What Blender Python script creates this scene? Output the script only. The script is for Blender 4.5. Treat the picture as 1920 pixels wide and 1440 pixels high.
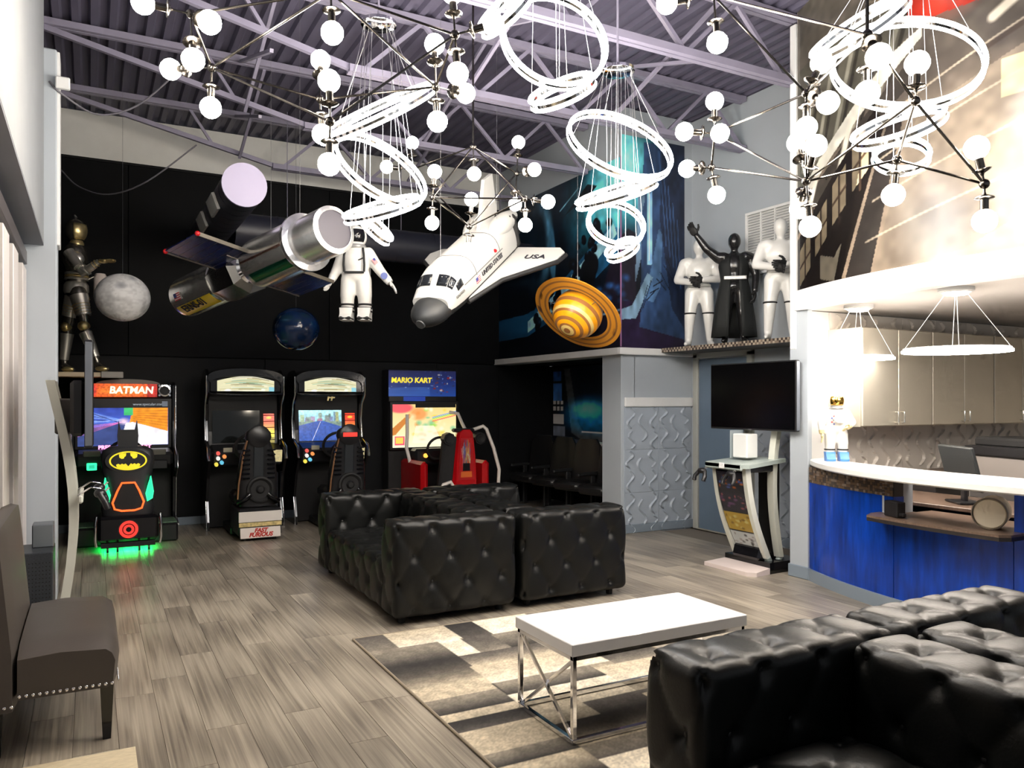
import bpy, bmesh, math, random
import numpy as np
from mathutils import Vector, Matrix

# ------------------------------------------------------------------ clear, camera, world, exposure
for _o in list(bpy.data.objects):
    bpy.data.objects.remove(_o)
SC = bpy.context.scene
COL = SC.collection
random.seed(7)
RNG = np.random.RandomState(11)

FPX, CAMH, HZ, YAW = 1470.0, 1.55, 750.0, math.radians(28.25)
cam_d = bpy.data.cameras.new('camera')
cam = bpy.data.objects.new('camera', cam_d)
COL.objects.link(cam)
cam.location = (0, 0, CAMH)
cam.rotation_euler = (math.radians(90), 0, -YAW)
cam_d.sensor_width = 36.0
cam_d.lens = FPX / 1920 * 36.0
cam_d.shift_y = (HZ - 720) / 1920
cam_d.clip_start = 0.02
SC.camera = cam

W = bpy.data.worlds.new('world')
SC.world = W
W.use_nodes = True
W.node_tree.nodes['Background'].inputs[0].default_value = (0.93, 0.96, 1.0, 1)
W.node_tree.nodes['Background'].inputs[1].default_value = 0.20
SC.view_settings.view_transform = 'Standard'
SC.view_settings.look = 'None'
SC.view_settings.gamma = 1.0
SC.view_settings.use_curve_mapping = False
SC.view_settings.exposure = 0.60
SC.cycles.use_denoising = True
SC.cycles.max_bounces = 4
SC.cycles.diffuse_bounces = 3
SC.cycles.glossy_bounces = 3
SC.cycles.caustics_reflective = False
SC.cycles.caustics_refractive = False
SC.cycles.light_sampling_threshold = 0.03
SC.cycles.use_adaptive_sampling = True
SC.cycles.adaptive_threshold = 0.08
SC.cycles.adaptive_min_samples = 12
SC.cycles.sample_clamp_indirect = 6.0
BULB = 62.0      # emission of one bulb
RINGE = 26.0     # emission of the ring lights

FW = Vector((math.sin(YAW), math.cos(YAW), 0))
RT = Vector((math.cos(YAW), -math.sin(YAW), 0))
UP = Vector((0, 0, 1))


def at(u, v, d):
    """world point that stands d metres in front of the camera plane and shows at photo pixel (u, v)"""
    return Vector((0, 0, CAMH)) + FW * d + RT * ((u - 960) / FPX * d) + UP * ((HZ - v) / FPX * d)


def cdir_at(p, x, y, z):
    """direction given as right / up / towards the viewer, seen from the doorway at point p"""
    tw = (Vector((0, 0, CAMH)) - Vector(p)).normalized()
    r = Vector((0, 0, 1)).cross(tw).normalized()
    return (r * x + tw.cross(r) * y + tw * z).normalized()


def cdir(x, y, z):
    return (RT * x + UP * y - FW * z).normalized()


# ------------------------------------------------------------------ mesh helpers
def frame_z(d):
    d = Vector(d).normalized()
    a = Vector((0, 0, 1)) if abs(d.z) < 0.95 else Vector((1, 0, 0))
    x = a.cross(d).normalized()
    return x, d.cross(x), d


class MB:
    def __init__(self):
        self.V, self.F, self.M = [], [], []

    def add(self, vs, fs, mi=0):
        b = len(self.V)
        self.V += [tuple(v) for v in vs]
        self.F += [tuple(b + i for i in f) for f in fs]
        self.M += [mi] * len(fs)
        return self

    def box(self, c, s, rot=None, bev=0.0, mi=0):
        hx, hy, hz = s[0] / 2, s[1] / 2, s[2] / 2
        c = Vector(c)
        if bev <= 0:
            vs = [Vector((x * hx, y * hy, z * hz)) for z in (-1, 1) for y in (-1, 1) for x in (-1, 1)]
            fs = [(0, 2, 3, 1), (4, 5, 7, 6), (0, 1, 5, 4), (2, 6, 7, 3), (0, 4, 6, 2), (1, 3, 7, 5)]
        else:
            b = min(bev, hx * .98, hy * .98, hz * .98)
            vs, idx = [], {}
            for x in (-1, 1):
                for y in (-1, 1):
                    for z in (-1, 1):
                        for a in range(3):
                            e = [hx - b, hy - b, hz - b]
                            e[a] = (hx, hy, hz)[a]
                            idx[(x, y, z, a)] = len(vs)
                            vs.append(Vector((x * e[0], y * e[1], z * e[2])))
            fs = []
            S = (-1, 1)
            for a in range(3):
                o = [i for i in range(3) if i != a]
                for s1 in S:
                    q = []
                    for p, r in ((-1, -1), (1, -1), (1, 1), (-1, 1)):
                        k = [0, 0, 0]
                        k[a] = s1; k[o[0]] = p; k[o[1]] = r
                        q.append(idx[(k[0], k[1], k[2], a)])
                    if (s1 > 0) == (a == 1):
                        q.reverse()
                    fs.append(tuple(q))
            for a in range(3):
                o = [i for i in range(3) if i != a]
                for p in S:
                    for r in S:
                        k0 = [0, 0, 0]; k0[a] = -1; k0[o[0]] = p; k0[o[1]] = r
                        k1 = list(k0); k1[a] = 1
                        fs.append((idx[(*k0, o[0])], idx[(*k1, o[0])], idx[(*k1, o[1])], idx[(*k0, o[1])]))
            for x in S:
                for y in S:
                    for z in S:
                        fs.append(tuple(idx[(x, y, z, a)] for a in range(3)))
        if rot is not None:
            vs = [rot @ v for v in vs]
        return self.add([v + c for v in vs], fs, mi)

    def bar(self, p0, p1, w, h=None, bev=0.0, mi=0, roll=0.0):
        p0, p1 = Vector(p0), Vector(p1)
        x, y, z = frame_z(p1 - p0)
        if roll:
            q = Matrix.Rotation(roll, 3, z)
            x, y = q @ x, q @ y
        R = Matrix((x, y, z)).transposed()
        return self.box((p0 + p1) / 2, (w, h or w, (p1 - p0).length), R, bev, mi)

    def cyl(self, p0, p1, r0, r1=None, n=12, cap=True, mi=0):
        p0, p1 = Vector(p0), Vector(p1)
        r1 = r0 if r1 is None else r1
        x, y, z = frame_z(p1 - p0)
        vs = []
        for p, r in ((p0, r0), (p1, r1)):
            for i in range(n):
                a = 2 * math.pi * i / n
                vs.append(p + x * (r * math.cos(a)) + y * (r * math.sin(a)))
        fs = [(i, (i + 1) % n, n + (i + 1) % n, n + i) for i in range(n)]
        if cap:
            fs += [tuple(range(n - 1, -1, -1)), tuple(range(n, 2 * n))]
        return self.add(vs, fs, mi)

    def tube(self, pts, r, n=8, closed=False, cap=True, mi=0):
        pts = [Vector(p) for p in pts]
        m = len(pts)
        rs = r if hasattr(r, '__len__') else [r] * m
        T = []
        for i in range(m):
            if closed:
                t = pts[(i + 1) % m] - pts[i - 1]
            else:
                t = pts[min(i + 1, m - 1)] - pts[max(i - 1, 0)]
            T.append(t.normalized())
        x = frame_z(T[0])[0]
        vs = []
        for i in range(m):
            x = (x - T[i] * x.dot(T[i])).normalized()
            y = T[i].cross(x)
            for k in range(n):
                a = 2 * math.pi * k / n
                vs.append(pts[i] + x * (rs[i] * math.cos(a)) + y * (rs[i] * math.sin(a)))
        fs = []
        for i in range(m if closed else m - 1):
            j = (i + 1) % m
            for k in range(n):
                l = (k + 1) % n
                fs.append((i * n + k, i * n + l, j * n + l, j * n + k))
        if cap and not closed:
            fs += [tuple(range(n - 1, -1, -1)), tuple((m - 1) * n + k for k in range(n))]
        return self.add(vs, fs, mi)

    def ell(self, c, r, nu=16, nv=10, rot=None, mi=0):
        c = Vector(c)
        r = r if hasattr(r, '__len__') else (r, r, r)
        vs = [Vector((0, 0, r[2]))]
        for j in range(1, nv):
            t = math.pi * j / nv
            for i in range(nu):
                a = 2 * math.pi * i / nu
                vs.append(Vector((r[0] * math.sin(t) * math.cos(a), r[1] * math.sin(t) * math.sin(a), r[2] * math.cos(t))))
        vs.append(Vector((0, 0, -r[2])))
        fs = [(0, 1 + i, 1 + (i + 1) % nu) for i in range(nu)]
        for j in range(nv - 2):
            for i in range(nu):
                a, b = 1 + j * nu + i, 1 + j * nu + (i + 1) % nu
                fs.append((a, a + nu, b + nu, b))
        L = len(vs) - 1
        fs += [(L, 1 + (nv - 2) * nu + (i + 1) % nu, 1 + (nv - 2) * nu + i) for i in range(nu)]
        if rot is not None:
            vs = [rot @ v for v in vs]
        return self.add([v + c for v in vs], fs, mi)

    def lathe(self, prof, n=24, o=(0, 0, 0), axis=(0, 0, 1), mi=0):
        x, y, z = frame_z(axis)
        o = Vector(o)
        m = len(prof)
        vs = []
        for r, h in prof:
            for i in range(n):
                a = 2 * math.pi * i / n
                vs.append(o + z * h + x * (r * math.cos(a)) + y * (r * math.sin(a)))
        fs = []
        for j in range(m - 1):
            for i in range(n):
                k = (i + 1) % n
                fs.append((j * n + i, j * n + k, (j + 1) * n + k, (j + 1) * n + i))
        if prof[0][0] > 1e-6 and prof[-1][0] > 1e-6:        # a ring: close the profile on itself
            for i in range(n):
                k = (i + 1) % n
                fs.append(((m - 1) * n + i, (m - 1) * n + k, k, i))
        elif prof[0][0] > 1e-6:
            fs.append(tuple(range(n - 1, -1, -1)))
        elif prof[-1][0] > 1e-6:
            fs.append(tuple((m - 1) * n + i for i in range(n)))
        return self.add(vs, fs, mi)

    def prism(self, poly, h0, h1, fn, mi=0):
        """poly in 2D; fn(a, b, h) -> 3D"""
        n = len(poly)
        vs = [fn(a, b, h0) for a, b in poly] + [fn(a, b, h1) for a, b in poly]
        fs = [tuple(range(n - 1, -1, -1)), tuple(range(n, 2 * n))]
        fs += [(i, (i + 1) % n, n + (i + 1) % n, n + i) for i in range(n)]
        return self.add(vs, fs, mi)

    def loft(self, secs, closed=True, cap=True, mi=0):
        n = len(secs[0])
        vs = [p for s in secs for p in s]
        fs = []
        for j in range(len(secs) - 1):
            for i in range(n if closed else n - 1):
                k = (i + 1) % n
                fs.append((j * n + i, j * n + k, (j + 1) * n + k, (j + 1) * n + i))
        if cap:
            fs += [tuple(range(n - 1, -1, -1)), tuple((len(secs) - 1) * n + i for i in range(n))]
        return self.add(vs, fs, mi)

    def mesh(self, name, mats, smooth=None):
        me = bpy.data.meshes.new(name)
        me.from_pydata(self.V, [], self.F)
        mats = mats if isinstance(mats, (list, tuple)) else [mats]
        for m in mats:
            me.materials.append(m)
        if any(self.M):
            me.polygons.foreach_set('material_index', self.M)
        bm = bmesh.new()
        bm.from_mesh(me)
        bmesh.ops.remove_doubles(bm, verts=bm.verts, dist=1e-6)
        bmesh.ops.recalc_face_normals(bm, faces=bm.faces)
        bm.to_mesh(me)
        bm.free()
        if smooth:
            me.polygons.foreach_set('use_smooth', [True] * len(me.polygons))
            me.set_sharp_from_angle(angle=math.radians(smooth))
        me.update()
        return me

    def build(self, name, mats, parent=None, smooth=None):
        return link(name, self.mesh(name, mats, smooth), parent)


def link(name, me, parent=None, loc=None, rot=None):
    o = bpy.data.objects.new(name, me)
    COL.objects.link(o)
    if parent is not None:
        o.parent = parent
    if loc is not None:
        o.location = loc
    if rot is not None:
        o.rotation_euler = rot
    return o


def tag(o, label, cat, group=None):
    o['label'] = label
    o['category'] = cat
    if group:
        o['group'] = group
    return o


def thing(name, label, cat, loc=(0, 0, 0), rz=0.0, group=None):
    o = bpy.data.objects.new(name, None)
    COL.objects.link(o)
    o.location = loc
    o.rotation_euler = (0, 0, rz)
    o.empty_display_size = .1
    return tag(o, label, cat, group)


def struct(o):
    o['kind'] = 'structure'
    return o


def stuff(o):
    o['kind'] = 'stuff'
    return o


def copy_tree(o, parent=None):
    c = o.copy()
    COL.objects.link(c)
    c.parent = parent
    for ch in list(o.children):
        copy_tree(ch, c)
    return c


def eval_mesh(o, name, mats, smooth=None):
    bpy.context.view_layer.update()
    dg = bpy.context.evaluated_depsgraph_get()
    me = bpy.data.meshes.new_from_object(o.evaluated_get(dg))
    me.name = name
    me.materials.clear()
    for m in (mats if isinstance(mats, (list, tuple)) else [mats]):
        me.materials.append(m)
    if smooth:
        me.polygons.foreach_set('use_smooth', [True] * len(me.polygons))
        me.set_sharp_from_angle(angle=math.radians(smooth))
    return me


def skinbody(name, limbs, blobs, mat, parent, voxel=.014, it=6):
    """one continuous surface grown over tapered limbs (p0, p1, r0, r1) and ellipsoids (centre, radii)"""
    mb = MB()
    for p0, p1, r0, r1 in limbs:
        p0, p1 = Vector(p0), Vector(p1)
        mb.cyl(p0, p1, r0, r1, 14)
        mb.ell(p0, r0, 14, 8)
        mb.ell(p1, r1, 14, 8)
    for b in blobs:
        mb.ell(b[0], b[1], 18, 12, b[2] if len(b) > 2 else None)
    me = bpy.data.meshes.new('tmp')
    me.from_pydata(mb.V, [], mb.F)
    o = link('tmp', me)
    m = o.modifiers.new('r', 'REMESH')
    m.mode = 'VOXEL'
    m.voxel_size = voxel
    s = o.modifiers.new('s', 'SMOOTH')
    s.iterations = it
    s.factor = .5
    out = eval_mesh(o, name, mat, 60)
    bpy.data.objects.remove(o)
    return link(name, out, parent)


def lettering(text, size, mat, parent, origin, xdir, ydir, extrude=.002, bold=0.0, shear=0.0, align='CENTER', name='lettering'):
    cu = bpy.data.curves.new('t', 'FONT')
    cu.body = text
    cu.size = size
    cu.align_x = align
    cu.align_y = 'CENTER'
    cu.extrude = extrude
    cu.offset = bold
    cu.shear = shear
    cu.resolution_u = 3
    o = link('t', cu)
    me = eval_mesh(o, name, mat)
    bpy.data.objects.remove(o)
    x, y = Vector(xdir).normalized(), Vector(ydir).normalized()
    z = x.cross(y)
    me.transform(Matrix.Translation(Vector(origin)) @ Matrix((x, y, z)).transposed().to_4x4())
    return link(name, me, parent)


# ------------------------------------------------------------------ materials
MATS = {}


def pm(name, col, rough=.5, metal=0.0, var=0.0, vscale=6.0, bump=0.0, bscale=40.0, emit=None, coat=0.0, stretch=None, spec=None, trans=0.0):
    if name in MATS:
        return MATS[name]
    m = bpy.data.materials.new(name)
    m.use_nodes = True
    nt = m.node_tree
    b = nt.nodes['Principled BSDF']
    b.inputs['Base Color'].default_value = (*col, 1)
    b.inputs['Roughness'].default_value = rough
    b.inputs['Metallic'].default_value = metal
    if coat:
        b.inputs['Coat Weight'].default_value = coat
        b.inputs['Coat Roughness'].default_value = .08
    if spec is not None:
        b.inputs['Specular IOR Level'].default_value = spec
    if trans:
        b.inputs['Transmission Weight'].default_value = trans
    if emit:
        b.inputs['Emission Color'].default_value = (*emit[0], 1)
        b.inputs['Emission Strength'].default_value = emit[1]
        if emit[1] < 8:
            m.cycles.emission_sampling = 'NONE'
    if var or bump:
        tc = nt.nodes.new('ShaderNodeTexCoord')
        mp = nt.nodes.new('ShaderNodeMapping')
        nt.links.new(tc.outputs['Object'], mp.inputs[0])
        if stretch:
            mp.inputs['Scale'].default_value = stretch
    if var:
        n = nt.nodes.new('ShaderNodeTexNoise')
        n.inputs['Scale'].default_value = vscale
        n.inputs['Detail'].default_value = 6
        nt.links.new(mp.outputs[0], n.inputs['Vector'])
        r = nt.nodes.new('ShaderNodeValToRGB')
        r.color_ramp.elements[0].position = .3
        r.color_ramp.elements[1].position = .7
        r.color_ramp.elements[0].color = (*[max(0, c * (1 - var)) for c in col], 1)
        r.color_ramp.elements[1].color = (*[min(1, c * (1 + var)) for c in col], 1)
        nt.links.new(n.outputs['Fac'], r.inputs[0])
        nt.links.new(r.outputs[0], b.inputs['Base Color'])
    if bump:
        n2 = nt.nodes.new('ShaderNodeTexNoise')
        n2.inputs['Scale'].default_value = bscale
        n2.inputs['Detail'].default_value = 4
        nt.links.new(mp.outputs[0], n2.inputs['Vector'])
        bp = nt.nodes.new('ShaderNodeBump')
        bp.inputs['Strength'].default_value = bump
        bp.inputs['Distance'].default_value = .01
        nt.links.new(n2.outputs['Fac'], bp.inputs['Height'])
        nt.links.new(bp.outputs[0], b.inputs['Normal'])
    MATS[name] = m
    return m


def emat(name, col, s):
    m = pm(name, (0.02, 0.02, 0.02), .5, emit=(col, s))
    if s < 8:
        m.cycles.emission_sampling = 'NONE'
    return m


def vcm(name, rough=.5, emit=0.0, coat=0.0):
    """colour comes from the printed picture stored on the mesh; lit screens also emit it"""
    if name in MATS:
        return MATS[name]
    m = bpy.data.materials.new(name)
    m.use_nodes = True
    nt = m.node_tree
    b = nt.nodes['Principled BSDF']
    a = nt.nodes.new('ShaderNodeVertexColor')
    a.layer_name = 'print'
    b.inputs['Roughness'].default_value = rough
    if emit:
        b.inputs['Base Color'].default_value = (.02, .02, .02, 1)
        nt.links.new(a.outputs['Color'], b.inputs['Emission Color'])
        b.inputs['Emission Strength'].default_value = emit
        m.cycles.emission_sampling = 'NONE'
    else:
        nt.links.new(a.outputs['Color'], b.inputs['Base Color'])
    if coat:
        b.inputs['Coat Weight'].default_value = coat
    MATS[name] = m
    return m


class Cv:
    """a small painter: colours in sRGB 0..1, x 0..1 to the right, y 0..1 upwards, aspect = width / height"""

    def __init__(self, w, h, bg=(0, 0, 0), aspect=None):
        self.w, self.h = w, h
        self.a = np.zeros((h, w, 3)) + np.array(bg)
        self.asp = aspect or w / h
        xs = np.linspace(0, 1, w)
        ys = np.linspace(0, 1, h)
        self.X, self.Y = np.meshgrid(xs, ys)

    def mix(self, mask, col):
        m = np.clip(mask, 0, 1)[..., None]
        self.a = self.a * (1 - m) + np.array(col) * m
        return self

    def vgrad(self, c0, c1, y0=0, y1=1, al=1.0):
        t = np.clip((self.Y - y0) / (y1 - y0), 0, 1)
        inside = ((self.Y >= min(y0, y1)) & (self.Y <= max(y0, y1))) * al
        c = np.array(c0) * (1 - t[..., None]) + np.array(c1) * t[..., None]
        m = inside[..., None]
        self.a = self.a * (1 - m) + c * m
        return self

    def ell(self, x, y, rx, ry, col, soft=.05, al=1.0, rot=0.0):
        dx, dy = (self.X - x) * self.asp, self.Y - y
        c, s = math.cos(rot), math.sin(rot)
        ex, ey = (dx * c + dy * s) / (rx * self.asp), (-dx * s + dy * c) / ry
        d = np.sqrt(ex * ex + ey * ey)
        return self.mix(np.clip((1 - d) / max(soft, 1e-3), 0, 1) * al, col)

    def poly(self, pts, col, al=1.0):
        ins = np.zeros_like(self.X, dtype=bool)
        n = len(pts)
        for i in range(n):
            x0, y0 = pts[i]
            x1, y1 = pts[(i + 1) % n]
            if y0 == y1:
                continue
            c = ((self.Y > y0) != (self.Y > y1)) & (self.X < (x1 - x0) * (self.Y - y0) / (y1 - y0) + x0)
            ins ^= c
        return self.mix(ins * al, col)

    def rect(self, x0, y0, x1, y1, col, al=1.0):
        return self.mix(((self.X >= x0) & (self.X <= x1) & (self.Y >= y0) & (self.Y <= y1)) * al, col)

    def line(self, x0, y0, x1, y1, w, col, al=1.0, soft=0.5):
        px, py = self.X * self.asp, self.Y
        ax, bx = x0 * self.asp, x1 * self.asp
        L = max((bx - ax) ** 2 + (y1 - y0) ** 2, 1e-9)
        t = np.clip(((px - ax) * (bx - ax) + (py - y0) * (y1 - y0)) / L, 0, 1)
        d = np.hypot(px - ax - t * (bx - ax), py - y0 - t * (y1 - y0))
        return self.mix(np.clip((w - d) / (w * soft), 0, 1) * al, col)

    def noise(self, cells, amt, seed=1):
        r = np.random.RandomState(seed)
        gx, gy = max(2, int(cells * self.asp)), max(2, cells)
        g = r.rand(gy + 1, gx + 1)
        fx, fy = self.X * gx * .999, self.Y * gy * .999
        ix, iy = fx.astype(int), fy.astype(int)
        tx, ty = fx - ix, fy - iy
        tx, ty = tx * tx * (3 - 2 * tx), ty * ty * (3 - 2 * ty)
        v = (g[iy, ix] * (1 - tx) + g[iy, ix + 1] * tx) * (1 - ty) + (g[iy + 1, ix] * (1 - tx) + g[iy + 1, ix + 1] * tx) * ty
        self.a = np.clip(self.a * (1 + (v[..., None] - .5) * 2 * amt), 0, 1)
        return v


def lin(c):
    c = np.clip(np.asarray(c, dtype=float), 0, 1)
    return np.where(c <= .04045, c / 12.92, ((c + .055) / 1.055) ** 2.4)


def srgb(r, g, b):
    return tuple(float(x) for x in lin([r / 255, g / 255, b / 255]))


def picture(name, cv, fn, mat, parent=None):
    """a flat or gently curved printed sheet: fn(s, t) arrays -> (x, y, z) arrays"""
    w, h = cv.w, cv.h
    x, y, z = fn(cv.X.ravel(), cv.Y.ravel())
    co = np.stack([x + 0 * cv.X.ravel(), y + 0 * cv.X.ravel(), z + 0 * cv.X.ravel()], 1).astype(np.float32)
    i = np.arange((h - 1) * (w - 1))
    r, c = i // (w - 1), i % (w - 1)
    a = r * w + c
    q = np.stack([a, a + 1, a + w + 1, a + w], 1).astype(np.int32)
    me = bpy.data.meshes.new(name)
    me.vertices.add(w * h)
    me.vertices.foreach_set('co', co.ravel())
    me.loops.add(q.size)
    me.loops.foreach_set('vertex_index', q.ravel())
    me.polygons.add(len(q))
    me.polygons.foreach_set('loop_start', (np.arange(len(q)) * 4).astype(np.int32))
    me.update(calc_edges=True)
    ca = me.color_attributes.new('print', 'FLOAT_COLOR', 'POINT')
    rgba = np.ones((w * h, 4), dtype=np.float32)
    rgba[:, :3] = lin(cv.a).reshape(-1, 3)
    ca.data.foreach_set('color', rgba.ravel())
    me.materials.append(mat)
    me.validate()
    return link(name, me, parent)

# ------------------------------------------------------------------ common materials
M_black = pm('black_paint', (.0022, .0026, .0034), .6, var=.25, vscale=3, spec=.12)
M_blacklow = pm('charcoal_paint', (.0048, .0054, .0066), .6, var=.2, vscale=3, spec=.18)
M_white = pm('white_paint', (.78, .79, .79), .5, var=.03)
M_grey = pm('grey_wall_paint', srgb(176, 184, 192), .55, var=.03, vscale=2)
M_trimgrey = pm('blue_grey_trim', srgb(132, 145, 158), .45)
M_lilac = pm('lilac_steel_paint', srgb(146, 142, 162), .42, var=.06)
M_deck = pm('painted_roof_deck', srgb(92, 89, 108), .5, var=.12, vscale=1.2)
M_chrome = pm('chrome', (.82, .82, .84), .08, 1.0)
M_darkchrome = pm('smoked_chrome', (.13, .12, .11), .2, 1.0)
M_steel = pm('brushed_steel', (.70, .66, .56), .36, .7, bump=.08, bscale=30, stretch=(1, 1, 14))
M_plastic = pm('black_plastic', (.012, .012, .014), .32)
M_matte = pm('matte_black', (.010, .010, .011), .7)
M_gloss = pm('gloss_black', (.006, .006, .008), .12)
M_glass = pm('dark_glass', (.012, .014, .018), .03)
M_wplastic = pm('white_plastic', (.80, .81, .80), .35)
M_wire = pm('steel_wire', (.62, .62, .62), .3, 1.0)
M_red = pm('red_gloss', srgb(196, 12, 22), .25, coat=.4)


def wood_floor():
    m = bpy.data.materials.new('grey_oak_plank')
    m.use_nodes = True
    nt = m.node_tree
    N, L = nt.nodes, nt.links
    b = N['Principled BSDF']
    tc = N.new('ShaderNodeTexCoord'); oi = N.new('ShaderNodeObjectInfo')
    mul = N.new('ShaderNodeMath'); mul.operation = 'MULTIPLY'; mul.inputs[1].default_value = 57.0
    L.new(oi.outputs['Random'], mul.inputs[0])
    cx = N.new('ShaderNodeCombineXYZ')
    L.new(mul.outputs[0], cx.inputs[0]); L.new(mul.outputs[0], cx.inputs[1]); L.new(mul.outputs[0], cx.inputs[2])
    ad = N.new('ShaderNodeVectorMath'); ad.operation = 'ADD'
    L.new(tc.outputs['Object'], ad.inputs[0]); L.new(cx.outputs[0], ad.inputs[1])
    mp = N.new('ShaderNodeMapping'); mp.inputs['Scale'].default_value = (46, .75, 1)
    L.new(ad.outputs[0], mp.inputs[0])
    n1 = N.new('ShaderNodeTexNoise'); n1.inputs['Scale'].default_value = 1.3; n1.inputs['Detail'].default_value = 9; n1.inputs['Distortion'].default_value = .7
    L.new(mp.outputs[0], n1.inputs['Vector'])
    mp2 = N.new('ShaderNodeMapping'); mp2.inputs['Scale'].default_value = (15, .55, 1)
    L.new(ad.outputs[0], mp2.inputs[0])
    w = N.new('ShaderNodeTexWave'); w.wave_type = 'RINGS'; w.inputs['Scale'].default_value = 1.1; w.inputs['Distortion'].default_value = 3.0; w.inputs['Detail'].default_value = 3
    L.new(mp2.outputs[0], w.inputs['Vector'])
    mx = N.new('ShaderNodeMix'); mx.data_type = 'FLOAT'; mx.inputs[0].default_value = .22
    L.new(n1.outputs['Fac'], mx.inputs[2]); L.new(w.outputs['Fac'], mx.inputs[3])
    r = N.new('ShaderNodeValToRGB'); e = r.color_ramp.elements
    e[0].position = .24; e[0].color = (*srgb(104, 97, 89), 1)
    e[1].position = .72; e[1].color = (*srgb(176, 167, 151), 1)
    k = r.color_ramp.elements.new(.46); k.color = (*srgb(143, 134, 121), 1)
    L.new(mx.outputs[0], r.inputs[0])
    hv = N.new('ShaderNodeHueSaturation')
    mr = N.new('ShaderNodeMapRange'); mr.inputs[3].default_value = .88; mr.inputs[4].default_value = 1.08
    L.new(oi.outputs['Random'], mr.inputs[0]); L.new(mr.outputs[0], hv.inputs['Value'])
    L.new(r.outputs[0], hv.inputs['Color']); L.new(hv.outputs[0], b.inputs['Base Color'])
    b.inputs['Roughness'].default_value = .33
    bp = N.new('ShaderNodeBump'); bp.inputs['Strength'].default_value = .12; bp.inputs['Distance'].default_value = .004
    L.new(mx.outputs[0], bp.inputs['Height']); L.new(bp.outputs[0], b.inputs['Normal'])
    return m


M_floor = wood_floor()

# ------------------------------------------------------------------ floor and its planks
floor = struct(MB().box((4.0, 4.0, -.11), (10.6, 14.0, .19)).build('floor', pm('subfloor', srgb(120, 112, 102), .6)))
PW, PL = .183, 1.22
plank_me = MB().box((0, 0, -.0075), (PW - .0015, PL - .002, .015), bev=.0008).mesh('plank', M_floor)
npl = 0
for i in range(36):
    x = -.62 + (i + .5) * PW
    y = 1.55 - random.random() * PL
    while y < 10.5:
        yc = y + PL / 2
        dd = FW.x * x + FW.y * (yc + .6)
        rr = RT.x * x + RT.y * (yc + .6)
        vis = dd > 1.6 and -.78 < rr / dd < .66 and not (x > 5.55 and yc < 4.7) and not (x > 5.5 and yc > 7.7)
        if vis and not (1.75 < x < 3.5 and yc < 2.0) and npl < 300:
            link('plank', plank_me, floor, (x, yc, 0))
            npl += 1
        y += PL

# ------------------------------------------------------------------ ceiling deck (fluted along the depth of the room)
mb = MB()
xs = [-.75]
prof = []
x = -.75
while x < 9.2:
    for dx, z in ((0, 4.95), (.055, 4.95), (.075, 4.99), (.130, 4.99), (.150, 4.95)):
        prof.append((x + dx, z))
    x += .150
prof += [(x, 5.1), (-.75, 5.1)]
mb.prism(prof, -2.5, 10.7, lambda a, b, h: Vector((a, h, b)))
struct(mb.build('ceiling', M_deck))

# ------------------------------------------------------------------ walls
YB, XM, YM, XC = 10.5, 5.41, 7.40, 6.47       # back wall, mural wall, jog wall, door wall
wall_back = struct(MB().box(((-.75 + XM) / 2 + .45, YB + .1, 2.47), (XM + .75 + .9, .2, 4.94)).build('wall_back', M_black))
MB().box(((-.75 + XM) / 2, YB - .008, 4.67), (XM + .75, .016, .54)).build('upper_band', pm('upper_wall_white', srgb(226, 226, 222), .6, var=.03), wall_back)
# black facing boards: lower dado and taller upper boards with open joints
for x0, x1, z0, z1, t, m in ((-.75, 1.99, 0.10, 2.075, .018, M_blacklow), (1.995, 4.40, 0.10, 2.075, .018, M_blacklow), (4.405, XM, .10, 2.075, .018, M_blacklow),
                             (-.75, .395, 2.085, 4.37, .026, M_black), (.40, 2.83, 2.085, 4.37, .026, M_black), (2.835, XM, 2.085, 4.37, .026, M_black)):
    MB().box(((x0 + x1) / 2, YB - t / 2, (z0 + z1) / 2), (x1 - x0, t, z1 - z0), bev=.003).build('panel', m, wall_back)
MB().box(((-.75 + XM) / 2, YB - .018, 4.385), (XM + .75, .036, .03)).build('cap_strip', M_blacklow, wall_back)
struct(MB().box(((-.75 + XM) / 2, YB - .012, .05), (XM + .75, .024, .10), bev=.004).build('baseboard_back', M_trimgrey))

# left: header wall over the storefront glazing, pier, and the dark return behind it
wall_left = struct(MB().box((-.46, 2.25, 3.85), (.286, 9.5, 2.2), bev=.004).build('wall_left', pm('left_wall_paint', srgb(152, 156, 160), .55, var=.03)))
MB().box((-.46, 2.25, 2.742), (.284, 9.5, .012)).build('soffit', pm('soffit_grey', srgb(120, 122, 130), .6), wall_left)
pier = struct(MB().box((-.415, 7.15, 2.13), (.37, .30, 4.26), bev=.01).build('wall_pier', M_grey))
MB().box((-.236, 7.14, 3.5), (.05, .24, 1.5), bev=.006).build('pilaster_strip', M_white, pier)
struct(MB().box((-.70, 8.9, 2.47), (.1, 3.2, 4.94)).build('wall_left_return', M_black))
win = struct(MB().box((-.475, 3.2, 1.30), (.012, 7.6, 2.46)).build('window_1', M_glass))
for y, w in ((6.81, .34), (6.04, .38), (5.38, .36), (4.70, .36), (4.0, .36), (3.3, .36)):
    MB().box((-.452, y, 1.31), (.045, w, 2.46), bev=.004).build('stile', pm('pale_mullion', srgb(222, 216, 214), .4), win)
MB().box((-.452, 3.2, 2.63), (.05, 7.6, .10), bev=.004).build('head_rail', pm('bronze_frame', srgb(84, 80, 82), .4), win)
MB().box((-.452, 3.2, .10), (.05, 7.6, .16), bev=.004).build('sill_rail', pm('bronze_frame', srgb(84, 80, 82), .4), win)
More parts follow.
